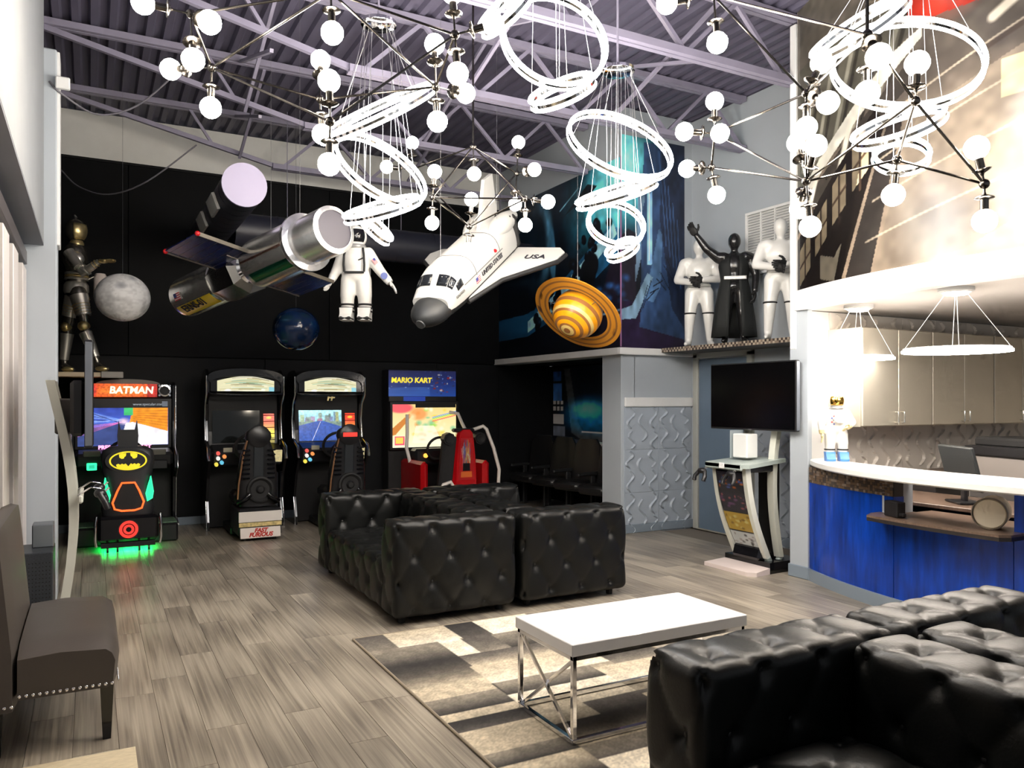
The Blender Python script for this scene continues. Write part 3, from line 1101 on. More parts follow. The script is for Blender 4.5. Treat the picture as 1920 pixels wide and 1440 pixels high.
t = thing('copier', 'grey office copier with black document feeder behind the bar', 'copier', (6.72, 3.66, 0), -.30)
M_cop = pm('copier_grey', srgb(132, 126, 122), .45)
MB().box((0, 0, .56), (.52, .62, 1.06), bev=.012).build('copier_body', M_cop, t)
MB().box((-.265, .0, .80), (.012, .56, .13), bev=.004).build('paper_drawer', pm('copier_dark', srgb(84, 80, 78), .45), t)
MB().box((-.268, .0, .62), (.012, .56, .13), bev=.004).build('paper_drawer', pm('copier_dark', srgb(84, 80, 78), .45), t)
MB().box((0, 0, 1.13), (.56, .66, .08), bev=.01).build('scanner_bed', M_plastic, t)
MB().box((.02, .02, 1.20), (.44, .60, .08), bev=.02).build('document_feeder', M_matte, t)
for dx in (-.2, .2):
    for dy in (-.25, .25):
        MB().cyl((dx, dy, 0), (dx, dy, .035), .02).build('caster', M_plastic, t)

# flat ring pendants over the bar
M_pend = emat('pendant_glow', (1.0, .90, .80), 62.0)
for (x, y, R_), lab in (((5.33, 3.36, .34), 'larger flat glowing ring pendant over the bar opening'), ((5.60, 4.36, .27), 'smaller flat glowing ring pendant beside the bar wall end')):
    t = thing('ring_pendant', lab, 'pendant light', (x, y, 2.335), group='flat ring pendants')
    MB().lathe([(.0, -.035), (.10, -.035), (.115, -.025), (.115, 0), (0, 0)], 32).build('canopy', M_white, t, 35)
    MB().lathe([(0, -.050), (.070, -.050), (.085, -.036), (0, -.036)], 28).build('canopy_light', emat('canopy_glow', (1.0, .84, .68), 60.0), t, 35)
    n = 40
    pts = [(R_ * math.cos(2 * math.pi * i / n), R_ * math.sin(2 * math.pi * i / n)) for i in range(n)]
    secs = []
    for i in range(n + 1):
        a = 2 * math.pi * i / n
        ca, sa = math.cos(a), math.sin(a)
        secs.append([Vector((r * ca, r * sa, z)) for r, z in ((R_ - .025, -.452), (R_ + .004, -.452), (R_ + .004, -.437), (R_ - .025, -.437))])
    MB().loft(secs, cap=False).build('light_ring', M_pend, t, 40)
    secs = [[Vector((q.x * (R_ - .010) / R_, q.y * (R_ - .010) / R_, q.z + .0155)) for q in s] for s in secs]
    MB().loft(secs, cap=False).build('ring_housing', M_white, t, 40)
    for k in range(4):
        a = math.pi / 2 * k + .5
        MB().cyl((.06 * math.cos(a), .06 * math.sin(a), -.03), ((R_ - .012) * math.cos(a), (R_ - .012) * math.sin(a), -.425), .0022, n=6).build('wire', M_white, t)

# ------------------------------------------------------------------ tufted leather sofas
M_leather = pm('black_leather', (.0045, .005, .005), .38, bump=.08, bscale=90, spec=.34)
M_button = pm('leather_button', (.012, .012, .012), .3)


def tuft_box(name, lo, hi, faces, rad=.055, step=.017, a=.27, b=.38, depth=.027, long_axis=0, off=(0, 0)):
    """rounded leather block; named faces carry a diamond lattice of deep buttons. returns mesh and button places"""
    lo, hi = np.array(lo, float), np.array(hi, float)
    size = hi - lo
    vs, fs, tuft = [], [], []
    idx = {}
    n = np.maximum(2, np.round(size / step).astype(int))

    def vert(i, j, k, ax):
        key = (i, j, k)
        if key not in idx:
            idx[key] = len(vs)
            vs.append((i, j, k))
        return idx[key]
    for ax in range(3):
        o = [q for q in range(3) if q != ax]
        for s in (0, 1):
            for p in range(n[o[0]]):
                for q in range(n[o[1]]):
                    quad = []
                    for dp, dq in ((0, 0), (1, 0), (1, 1), (0, 1)):
                        c = [0, 0, 0]
                        c[ax] = n[ax] * s
                        c[o[0]] = p + dp
                        c[o[1]] = q + dq
                        quad.append(vert(*c, ax))
                    if (s == 1) == (ax == 1):
                        quad.reverse()
                    fs.append(tuple(quad))
    I = np.array(vs, float)
    Pp = lo + I / n * size
    inner = np.clip(Pp, lo + rad, hi - rad)
    d = Pp - inner
    L = np.linalg.norm(d, axis=1)
    N = d / np.maximum(L, 1e-9)[:, None]
    Q = inner + N * rad
    # surface coordinates: run along the long axis, and up the side, over the top, down the other side
    la = long_axis
    wa = 1 - la
    H = hi[2]
    aN = np.abs(N)
    top = (N[:, 2] > .70)
    endm = (aN[:, la] > .70)
    wneg = N[:, wa] < 0
    s_side = np.where(wneg, Q[:, 2], H + (hi[wa] - lo[wa]) + (H - Q[:, 2]))
    S = np.where(top, H + (Q[:, wa] - lo[wa]), s_side)
    T = Q[:, la]
    T = np.where(endm, np.where(N[:, la] < 0, lo[la] - (Q[:, wa] - lo[wa]), hi[la] + (Q[:, wa] - lo[wa])), T)
    S = np.where(endm, Q[:, 2], S)
    u, v = (T - off[0]) / a, (S - off[1]) / b
    p, q = u + v, u - v
    cre = (np.abs(np.sin(math.pi * p)) + .03) * (np.abs(np.sin(math.pi * q)) + .03)
    fp, fq = p - np.round(p), q - np.round(q)
    r2 = ((fp + fq) / 2 * a) ** 2 + ((fp - fq) / 2 * b) ** 2
    h = depth * (np.clip(cre, 0, 1) ** .20) - depth * .85 * np.exp(-r2 / .0011) - depth
    flat = np.zeros(len(Q), bool)
    nm = {'w-': (wa, -1), 'w+': (wa, 1), 'l-': (la, -1), 'l+': (la, 1), 'top': (2, 1)}
    weight = np.zeros(len(Q))
    for f in faces:
        ax, sg = nm[f]
        weight = np.maximum(weight, np.clip(N[:, ax] * sg * 2.2, 0, 1))
    Q2 = Q + N * (h * weight)[:, None]
    # button places on the flat part of each tufted face
    buttons = []
    for f in faces:
        ax, sg = nm[f]
        for i in range(-14, 40):
            for j in range(-14, 40):
                uu, vv = (i + j) / 2 * a + off[0], (i - j) / 2 * b + off[1]
                if f == 'top':
                    pt = [0, 0, H]; pt[la] = uu; pt[wa] = vv - H + lo[wa]
                elif f == 'w-':
                    pt = [0, 0, vv]; pt[la] = uu; pt[wa] = lo[wa]
                elif f == 'w+':
                    pt = [0, 0, H - (vv - H - (hi[wa] - lo[wa]))]; pt[la] = uu; pt[wa] = hi[wa]
                elif f == 'l-':
                    pt = [0, 0, vv]; pt[la] = lo[la]; pt[wa] = lo[wa] + (lo[la] - uu)
                else:
                    pt = [0, 0, vv]; pt[la] = hi[la]; pt[wa] = lo[wa] + (uu - hi[la])
                pt = np.array(pt)
                m = .035
                ok = all(lo[c] + m < pt[c] < hi[c] - m for c in range(3) if c != ax)
                if ok:
                    nv = np.zeros(3); nv[ax] = sg
                    buttons.append((Vector(pt - nv * depth * 1.45), Vector(nv)))
    mb = MB()
    mb.V = [tuple(x) for x in Q2]
    mb.F = fs
    mb.M = [0] * len(fs)
    return mb.mesh(name, M_leather, 80), buttons


D, LS = .96, 2.05
bt = MB()
bt.ell((0, 0, 0), (.013, .013, .006), 12, 6)
btn_mesh = bt.mesh('button', M_button, 60)
pieces = [
    ('arm', tuft_box('arm', (-D / 2, -LS / 2, .05), (D / 2, -LS / 2 + .30, .72), ('w-', 'w+', 'top', 'l-'), long_axis=0, off=(-.05, .094))),
    ('arm', tuft_box('arm', (-D / 2, LS / 2 - .30, .05), (D / 2, LS / 2, .72), ('w-', 'w+', 'top', 'l-'), long_axis=0, off=(-.05, .094))),
    ('backrest', tuft_box('backrest', (D / 2 - .30, -LS / 2 + .302, .05), (D / 2, LS / 2 - .302, .72), ('w-', 'top', 'w+'), long_axis=1, off=(.0, .094))),
    ('seat', tuft_box('seat', (-D / 2 + .01, -LS / 2 + .302, .05), (D / 2 - .302, LS / 2 - .302, .42), ('w-', 'top'), long_axis=1, off=(.0, .02))),
]


def make_sofa(label, loc, rz):
    t = thing('tufted_sofa', label, 'sofa', loc, rz, 'black tufted leather sofas')
    for nm, (me, bts) in pieces:
        o = link(nm, me, t)
        for p, nv in bts:
            b = link('button', btn_mesh, o, p)
            b.rotation_euler = nv.to_track_quat('Z', 'Y').to_euler()
    for sx in (-.38, .38):
        for sy in (-.9, .9):
            MB().cyl((sx, sy, 0), (sx, sy, .05), .025, .03, 10).build('foot', M_matte, t)
    return t


make_sofa('black tufted leather sofa with open seat facing the arcade machines on the left', (2.285, 6.075, 0), 0)
make_sofa('black tufted leather sofa backed against the far sofa, facing the grey door', (3.285, 6.075, 0), math.pi)
make_sofa('nearest black tufted leather sofa, cut off by the bottom edge beside the coffee table', (2.13, 1.125, 0), 0)
make_sofa('black tufted leather sofa at the right bottom corner facing the blue bar', (3.125, 1.125, 0), math.pi)

# ------------------------------------------------------------------ rug
c = Cv(150, 230, (.60, .56, .49), aspect=1.60 / 2.54)
X0, X1, Y0, Y1 = 1.49, 3.09, 2.40, 4.94
DK, BK, MD, BG, LT = (.34, .32, .30), (.17, .16, .155), (.52, .49, .44), (.74, .69, .60), (.88, .84, .76)
blocks = [(1.49, 1.70, 4.62, 4.94, DK, MD), (1.69, 2.12, 4.62, 4.94, BG, LT), (2.12, 2.33, 4.60, 4.94, BK, DK), (2.33, 2.75, 4.60, 4.94, LT, LT), (2.75, 3.09, 4.60, 4.94, MD, BK),
          (1.49, 1.95, 4.30, 4.62, MD, BK), (1.95, 2.10, 4.30, 4.62, LT, LT), (2.10, 2.31, 4.30, 4.60, DK, MD), (2.31, 2.62, 4.30, 4.60, MD, BK), (2.62, 3.09, 4.30, 4.60, BG, DK),
          (1.49, 1.95, 3.90, 4.30, BK, BG), (1.95, 2.70, 4.10, 4.30, DK, BG), (2.70, 3.09, 4.05, 4.30, LT, BG), (1.93, 2.70, 3.80, 4.10, BG, LT), (2.70, 3.09, 3.75, 4.05, BK, MD),
          (1.49, 1.93, 3.72, 3.90, BG, BG), (1.49, 1.91, 3.53, 3.72, MD, BK), (1.91, 2.02, 3.20, 3.80, BK, MD), (1.93, 2.55, 3.61, 3.80, MD, BK), (2.55, 3.09, 3.50, 3.75, BG, LT),
          (1.91, 2.20, 3.44, 3.61, LT, LT), (2.20, 2.55, 3.30, 3.61, LT, BG), (1.49, 1.91, 3.44, 3.53, BG, BG), (1.49, 1.91, 3.30, 3.44, BK, DK), (1.49, 1.91, 3.05, 3.30, BG, BG), (1.49, 1.91, 2.92, 3.05, MD, BK),
          (1.91, 2.20, 3.18, 3.44, BG, MD), (1.91, 2.55, 2.93, 3.18, BK, BG), (2.2, 3.09, 3.18, 3.35, DK, BK), (2.55, 3.09, 2.80, 3.30, BG, DK), (1.49, 1.91, 2.70, 2.92, BG, BK),
          (1.91, 2.55, 2.78, 2.93, MD, DK), (1.91, 2.40, 2.58, 2.78, LT, LT), (2.40, 3.09, 2.55, 2.80, BK, MD), (1.49, 1.91, 2.40, 2.70, DK, BG), (1.91, 3.09, 2.40, 2.58, BG, DK)]
for bx0, bx1, by0, by1, far, near in blocks:
    x0, x1, y0, y1 = (bx0 - X0) / (X1 - X0), (bx1 - X0) / (X1 - X0), (by0 - Y0) / (Y1 - Y0), (by1 - Y0) / (Y1 - Y0)
    ins = (c.X >= x0 - 1e-4) & (c.X <= x1 + 1e-4) & (c.Y >= y0 - 1e-4) & (c.Y <= y1 + 1e-4)
    t_ = np.clip((c.Y - y0) / (y1 - y0), 0, 1)[..., None]
    k_ = (1 - t_) ** 1.8
    col = np.array(near) * k_ + np.array(far) * (1 - k_)
    c.a = np.where(ins[..., None], col, c.a)
rr_ = np.random.RandomState(3).rand(c.h, c.w, 1)
c.a = np.clip(c.a * (.90 + .2 * rr_), 0, 1)
c.noise(60, .10, 5)
rug = thing('area_rug', 'grey and beige block patterned area rug under the coffee table', 'rug', (0, 0, 0))
MB().box(((X0 + X1) / 2, (Y0 + Y1) / 2, .005), (X1 - X0, Y1 - Y0, .0095)).build('rug_backing', pm('rug_backing', srgb(90, 84, 76), .9), rug)
mrug = vcm('rug_pile', .95)
picture('rug_pile', c, lambda s, t: (X0 + s * (X1 - X0), Y0 + t * (Y1 - Y0), .0105 + 0 * s), mrug, rug)
for p, q in (((X0, Y0), (X0, Y1)), ((X0, Y1), (X1, Y1)), ((X1, Y1), (X1, Y0)), ((X1, Y0), (X0, Y0))):
    MB().bar((p[0], p[1], .007), (q[0], q[1], .007), .014, .014, bev=.004).build('binding', pm('rug_binding', srgb(150, 138, 120), .9), rug)

# ------------------------------------------------------------------ coffee table
ct = thing('coffee_table', 'white topped coffee table with crossed chrome frame on the rug', 'table', (2.405, 3.20, .0125))
MB().box((0, 0, .4225), (1.05, .53, .055), bev=.003).build('table_top', pm('white_gloss_top', (.86, .86, .87), .12), ct)
for sx in (-1, 1):
    for sy in (-1, 1):
        MB().box((sx * .505, sy * .245, .2075), (.022, .022, .371), bev=.002).build('leg', M_chrome, ct)
for z in (.011, .384):
    for sy in (-1, 1):
        MB().box((0, sy * .245, z), (1.032, .022, .022), bev=.002).build('rail', M_chrome, ct)
    for sx in (-1, 1):
        MB().box((sx * .505, 0, z), (.022, .468, .022), bev=.002).build('rail', M_chrome, ct)
for sx in (-1, 1):
    MB().bar((sx * .505, -.236, .022), (sx * .505, .236, .374), .014, .014).build('cross_brace', M_chrome, ct)
    MB().bar((sx * .505 - sx * .012, .236, .022), (sx * .505 - sx * .012, -.236, .374), .014, .014).build('cross_brace', M_chrome, ct)

# ------------------------------------------------------------------ side chair on the left
M_fab = pm('charcoal_upholstery', srgb(72, 66, 62), .42, bump=.06, bscale=120)
ch = thing('upholstered_chair', 'wide charcoal upholstered chair with silver nailheads by the window', 'chair', (0, 0, 0))
mbs = MB()
secs = []
for i in range(9):
    t_ = i / 8
    y = 3.99 + 1.08 * t_
    cr = .018 * math.sin(math.pi * t_) ** .5
    e = .02 if i in (0, 8) else 0
    z1 = .445 + cr - e
    secs.append([Vector((-.28, y, .245 + e * .3)), Vector((.085 - e, y, .245 + e * .3)), Vector((.108 - e, y, .262)), Vector((.118 - e, y, .37)), Vector((.105 - e, y, .425 - e)), Vector((.06, y, z1)), Vector((-.12, y, z1 + .012)), Vector((-.28, y, z1))])
mbs.loft(secs).build('seat', M_fab, ch, 50)
secs = []
for i in range(9):
    t_ = i / 8
    y = 3.975 + 1.11 * t_
    e = .012 if i in (0, 8) else 0
    secs.append([Vector((-.425, y, .21)), Vector((-.285 - e, y, .21)), Vector((-.288 - e, y, .45)), Vector((-.335 - e, y, .95 - e)), Vector((-.35, y, .985 - e)), Vector((-.385, y, .995 - e)), Vector((-.418, y, .98 - e)), Vector((-.425 + e, y, .9))])
mbs = MB().loft(secs).build('backrest', M_fab, ch, 50)
for x, y in ((.065, 4.05), (.065, 5.0)):
    secs = [[Vector((x + s * dx, y + s * dy, z)) for dx, dy in ((-1, -1), (1, -1), (1, 1), (-1, 1))] for z, s in ((0, .017), (.25, .028))]
    MB().loft(secs).build('leg', M_gloss, ch)
for x, y in ((-.36, 4.05), (-.36, 5.0)):
    secs = [[Vector((x + s * dx, y + s * dy, z)) for dx, dy in ((-1, -1), (1, -1), (1, 1), (-1, 1))] for z, s in ((0, .016), (.215, .026))]
    MB().loft(secs).build('leg', M_gloss, ch)
nm = MB().ell((0, 0, 0), (.0075, .004, .0075), 10, 6).mesh('nail_head', M_chrome, 60)
for i in range(15):
    link('nail_head', nm, ch, (.085 - i * .0255, 3.986, .268))
for i in range(5):
    link('nail_head', nm, ch, (-.30 - i * .0255, 3.972, .232))
nm2 = MB().ell((0, 0, 0), (.004, .0075, .0075), 10, 6).mesh('nail_head', M_chrome, 60)
for i in range(40):
    link('nail_head', nm2, ch, (.112, 4.02 + i * .0262, .270))

# straw mat and patterned side board at the left bottom corner
tag(MB().box((-.055, 3.30, .004), (.46, 1.14, .008), bev=.002).build('straw_mat', pm('straw_weave', srgb(206, 192, 162), .8, var=.18, vscale=30, stretch=(1, 12, 1))), 'small straw coloured mat at the left bottom edge', 'mat')
sb = thing('patterned_bench', 'cream bench top with black scroll pattern at the left bottom edge', 'bench', (-.36, 2.72, 0), .185)
MB().box((0, 0, .485), (.22, .98, .03), bev=.004).build('bench_top', pm('cream_lacquer', srgb(232, 218, 192), .4), sb)
mbs = MB()
for i in range(7):
    y = -.40 + i * .13
    for s in (-1, 1):
        pts = [(s * (.012 + .045 * math.sin(a * .55)) * (1 if i % 2 else -1), y + .052 * math.cos(a) * (1 - a / 9), .5015) for a in [k * .5 for k in range(14)]]
        pts = [(p[0], y + (.05 - .004 * k) * math.cos(k * .5), .5015) for k, p in enumerate(pts)]
        mbs.tube(pts, .008, 6)
stuff(mbs.build('scroll_inlay', M_matte, sb))
for sx in (-.08, .08):
    for sy in (-.44, .44):
        MB().box((sx, sy, .235), (.03, .03, .47)).build('leg', pm('cream_lacquer', (.8, .7, .6)), sb)

# ------------------------------------------------------------------ high backed seats in the recess
M_seat = pm('black_vinyl', (.010, .010, .011), .4)
M_seatg = pm('seat_shell_grey', srgb(30, 31, 33), .5)
SL = ('farthest black high backed seat in the mural recess', 'second farthest black high backed seat in the mural recess', 'second nearest black high backed seat in the mural recess', 'nearest black high backed seat in the mural recess beside the grey corner')
for i, lab in enumerate(SL):
    t = thing('high_back_seat', lab, 'seat', (5.80, 10.02 - i * .60, 0), .22, 'black seats in the recess')
    secs = []
    for k in range(8):
        z = .36 + k * .095
        w = .25 - .03 * (k / 7) ** 2 - (.06 if k == 7 else 0)
        xo = .10 + .012 * k
        ring = []
        for q in range(14):
            a = 2 * math.pi * q / 14
            ring.append(Vector((xo + .055 * math.cos(a) + .05 * (abs(math.sin(a)) ** 2) * -1, w * math.sin(a), z)))
        secs.append(ring)
    MB().loft(secs).build('backrest', M_seat, t, 60)
    MB().box((-.12, 0, .42), (.44, .46, .12), bev=.035).build('seat_cushion', M_seat, t, 40)
    MB().box((.155, 0, .70), (.03, .36, .5), Matrix.Rotation(.12, 3, 'Y'), bev=.01).build('back_shell', M_seatg, t)
    for s in (-1, 1):
        MB().box((-.10, s * .265, .59), (.36, .05, .04), bev=.012).build('armrest', M_seatg, t)
        MB().box((.0, s * .265, .29), (.07, .035, .57), bev=.006).build('leg_panel', M_seatg, t)

# ------------------------------------------------------------------ globe lamps: hubs, rods, cups and bulbs
M_bulb = emat('bulb_glow', (1.0, .87, .70), BULB)
rb = .055
bulb_mesh = MB().ell((0, 0, 0), rb, 14, 9).mesh('bulb', M_bulb, 60)
cupm = MB()
cupm.lathe([(.006, -.135), (.010, -.125), (.040, -.114), (.045, -.108), (.040, -.105), (.019, -.102), (.019, -.052), (.0, -.045)], 18)
cup_mesh = cupm.mesh('lamp_cup', M_darkchrome, 40)
hub_mesh = MB().ell((0, 0, 0), .024, 14, 10).mesh('hub', M_darkchrome, 60)


def globe_lamp(label, nodes, rods, bulbs, stem):
    P = {k: at(*v) for k, v in nodes.items()}
    base = P[stem].copy()
    t = thing('globe_lamp', label, 'chandelier', base, group='branching globe lamps')
    for k, p in P.items():
        link('hub', hub_mesh, t, p - base)
    for a, b in rods:
        MB().cyl(P[a] - base, P[b] - base, .0065, n=8).build('rod', M_darkchrome, t, 40)
    MB().cyl(Vector((0, 0, 0)), Vector((0, 0, 4.96 - base.z)), .009, n=8).build('stem', M_darkchrome, t, 40)
    MB().lathe([(.0, 4.90 - base.z), (.06, 4.91 - base.z), (.06, 4.955 - base.z), (0, 4.955 - base.z)], 20).build('ceiling_cup', M_darkchrome, t, 40)
    for n, (u, v, d) in bulbs:
        q = at(u, v, d)
        dr = (q - P[n])
        if dr.length < .175:
            dr = dr.normalized() * .175
            q = P[n] + dr
        e = dr.normalized().to_track_quat('Z', 'Y').to_euler()
        MB().cyl(P[n] - base, q - base - dr.normalized() * .128, .0055, n=8).build('arm', M_darkchrome, t, 40)
        c = link('lamp_cup', cup_mesh, t, q - base, e)
        link('bulb', bulb_mesh, t, q - base)


globe_lamp('branching chrome globe lamp with warm bulbs at the upper left of the room',
           dict(a1=(358, 26, 3.9), a2=(397, 127, 4.1), a3=(600, 186, 4.3), a4=(619, 228, 3.8), a5=(853, 65, 3.9), a6=(817, 163, 4.2), a7=(620, -15, 3.8)),
           [('a1', 'a2'), ('a1', 'a7'), ('a2', 'a7'), ('a2', 'a3'), ('a2', 'a4'), ('a3', 'a6'), ('a4', 'a5'), ('a5', 'a6'), ('a5', 'a7'), ('a6', 'a7')],
           [('a1', (268, 5, 3.8)), ('a1', (362, 112, 3.8)), ('a1', (393, 42, 3.7)), ('a2', (395, 202, 4.1)), ('a2', (320, 130, 4.2)), ('a3', (601, 113, 4.4)), ('a3', (604, 252, 4.3)), ('a4', (617, 152, 3.8)), ('a4', (617, 308, 3.8)),
            ('a5', (848, -15, 3.9)), ('a5', (925, 45, 3.9)), ('a5', (858, 138, 3.9)), ('a6', (815, 83, 4.25)), ('a6', (820, 228, 4.2)), ('a6', (873, 175, 4.4)), ('a7', (623, 62, 3.8))], 'a7')
globe_lamp('branching chrome globe lamp hanging in front of the white shuttle',
           dict(b1=(887, 275, 6.2), b2=(811, 370, 6.0), b3=(985, 373, 6.0), b4=(772, 318, 6.7), b5=(969, 325, 6.5), b6=(880, 425, 6.1)),
           [('b1', 'b2'), ('b1', 'b3'), ('b1', 'b4'), ('b1', 'b5'), ('b6', 'b2'), ('b6', 'b3'), ('b6', 'b4'), ('b6', 'b5'), ('b2', 'b3')],
           [('b1', (889, 326, 6.2)), ('b2', (815, 322, 6.0)), ('b2', (810, 418, 6.0)), ('b4', (773, 268, 6.7)), ('b4', (725, 313, 6.7)), ('b5', (972, 267, 6.5)), ('b5', (1002, 318, 6.3)), ('b5', (966, 383, 6.4)), ('b3', (1024, 378, 6.0)), ('b3', (985, 422, 6.0)),
            ('b6', (884, 374, 6.1)), ('b6', (878, 468, 6.1))], 'b1')
globe_lamp('branching chrome globe lamp with warm bulbs beside the printed balcony',
           dict(c1=(1340, 250, 4.8), c2=(1334, 314, 4.9), c3=(1338, -8, 4.1), c4=(1626, 65, 3.5), c5=(1512, 175, 4.0), c6=(1512, 340, 4.1), c7=(1716, 190, 3.6), c9=(1682, 300, 3.9), c10=(1846, 345, 3.7)),
           [('c1', 'c5'), ('c1', 'c6'), ('c1', 'c2'), ('c3', 'c4'), ('c3', 'c5'), ('c5', 'c4'), ('c5', 'c6'), ('c6', 'c9'), ('c9', 'c7'), ('c7', 'c4'), ('c9', 'c10'), ('c7', 'c10'), ('c6', 'c7'), ('c2', 'c6')],
           [('c1', (1340, 190, 4.8)), ('c1', (1283, 247, 4.8)), ('c1', (1350, 250, 4.6)), ('c2', (1295, 316, 5.0)), ('c2', (1343, 362, 4.9)), ('c3', (1250, 6, 4.1)), ('c3', (1345, 80, 4.1)), ('c4', (1647, 105, 3.4)), ('c4', (1626, 175, 3.5)),
            ('c5', (1532, 134, 4.0)), ('c5', (1542, 188, 3.9)), ('c5', (1512, 233, 4.0)), ('c6', (1495, 268, 4.2)), ('c6', (1530, 273, 4.0)), ('c6', (1503, 378, 4.2)), ('c6', (1519, 425, 4.1)), ('c7', (1718, 153, 3.6)), ('c9', (1677, 346, 3.9)), ('c10', (1836, 300, 3.7)), ('c10', (1846, 385, 3.7))], 'c4')

# ------------------------------------------------------------------ hanging chandeliers of tilted light rings
M_ring = emat('ring_glow', (1.0, .98, .96), RINGE)


def ring_lamp(label, canopy, rings):
    cp = at(*canopy)
    t = thing('ring_chandelier', label, 'chandelier', cp, group='chandeliers of tilted light rings')
    MB().lathe([(.0, -.035), (.105, -.035), (.122, -.028), (.122, -.006), (.06, .02), (.0, .025)], 36).build('canopy', M_chrome, t, 35)
    MB().cyl((0, 0, .02), (0, 0, 4.96 - cp.z), .008, n=8).build('stem', M_lilac, t)
    for k, (u, v, d, a, b, phi) in enumerate(rings):
        c = at(u, v, d) - cp
        R_ = a / FPX * d
        rho = b / a
        ph = math.radians(phi)
        nn = cdir_at(at(u, v, d), -math.sin(ph) * math.sqrt(1 - rho * rho), math.cos(ph) * math.sqrt(1 - rho * rho), rho)
        x, y, z = frame_z(nn)
        n = 56
        secs = []
        for i in range(n + 1):
            q = 2 * math.pi * i / n
            rv = x * math.cos(q) + y * math.sin(q)
            secs.append([c + rv * r + z * h for r, h in ((R_ - .006, -.010), (R_ + .006, -.010), (R_ + .006, .010), (R_ - .006, .010))])
        ho = MB().loft(secs, cap=False).build('ring_frame', M_chrome, t, 50)
        for s in (-1, 1):
            pts = [c + (x * math.cos(2 * math.pi * i / n) + y * math.sin(2 * math.pi * i / n)) * R_ + z * (s * .021) for i in range(n)]
            MB().tube(pts, .0130, 6, closed=True).build('light_tube', M_ring, ho, 60)
        for j in range(4):
            q = math.pi / 2 * j + .6 * k
            p = c + (x * math.cos(q) + y * math.sin(q)) * R_
            ca = math.atan2(p.y, p.x)
            MB().cyl((.10 * math.cos(ca), .10 * math.sin(ca), -.03), p, .0017, n=5).build('wire', M_wire, t)


ring_lamp('chandelier of tilted light rings in front of the silver satellite', (710, 40, 5.4), [(706, 212, 5.4, 118, 11, 27), (714, 318, 5.4, 93, 41, -31), (716, 392, 5.4, 72, 9, 17), (706, 430, 5.4, 33, 8, -42)])
ring_lamp('chandelier of tilted light rings cut by the top edge over the coffee table', (1035, -130, 4.4), [(1040, 76, 4.4, 100, 72, -25), (1054, 172, 4.4, 62, 15, 20), (948, 20, 4.4, 60, 14, 40)])
ring_lamp('chandelier of tilted light rings in front of the space mural', (1158, 128, 5.6), [(1163, 272, 5.6, 102, 46, -25), (1155, 363, 5.6, 76, 9, 15), (1155, 420, 5.6, 53, 36, -20), (1166, 468, 5.6, 30, 12, 25)])
ring_lamp('chandelier of tilted light rings in front of the printed balcony', (1690, -110, 4.45), [(1700, 118, 4.45, 130, 74, -12), (1684, 238, 4.45, 80, 20, 12), (1690, 292, 4.45, 47, 27, -8), (1610, 55, 4.45, 90, 16, 25)])

# ------------------------------------------------------------------ arcade machines
def flat(x0, x1, z0, z1, y, tilt=0.0):
    """mapping for a printed face that looks towards -Y, leaning back by tilt metres over its height"""
    return lambda s, t: (x0 + s * (x1 - x0), y + t * tilt, z0 + t * (z1 - z0))


def road_picture(sky, road, side, seed, w=110, h=76):
    c = Cv(w, h, road)
    c.vgrad(sky, tuple(min(1, q * 1.3) for q in sky), .62, 1)
    r = np.random.RandomState(seed)
    for k in range(16):
        c.rect(x0 := r.uniform(0, .9), .58, x0 + r.uniform(.04, .12), r.uniform(.66, .95), tuple(r.uniform(.2, .9, 3) * .5 + np.array(side) * .5), .8)
    c.poly([(0, 0), (0, .5), (.42, .64), (.58, .64), (1, .45), (1, 0)], road)
    c.poly([(0, .5), (0, .62), (.42, .64)], side)
    c.poly([(1, .45), (1, .62), (.58, .64)], side)
    c.line(.5, .62, .3, 0, .012, (.95, .95, .95), .8)
    c.noise(20, .15, seed)
    return c


M_scr = vcm('screen_picture', .2, .80)
M_mar = vcm('marquee_picture', .3, .72)
M_off = pm('screen_off', (.010, .012, .012), .06)
M_chedge = pm('bright_edge', (.75, .76, .78), .18, 1.0)


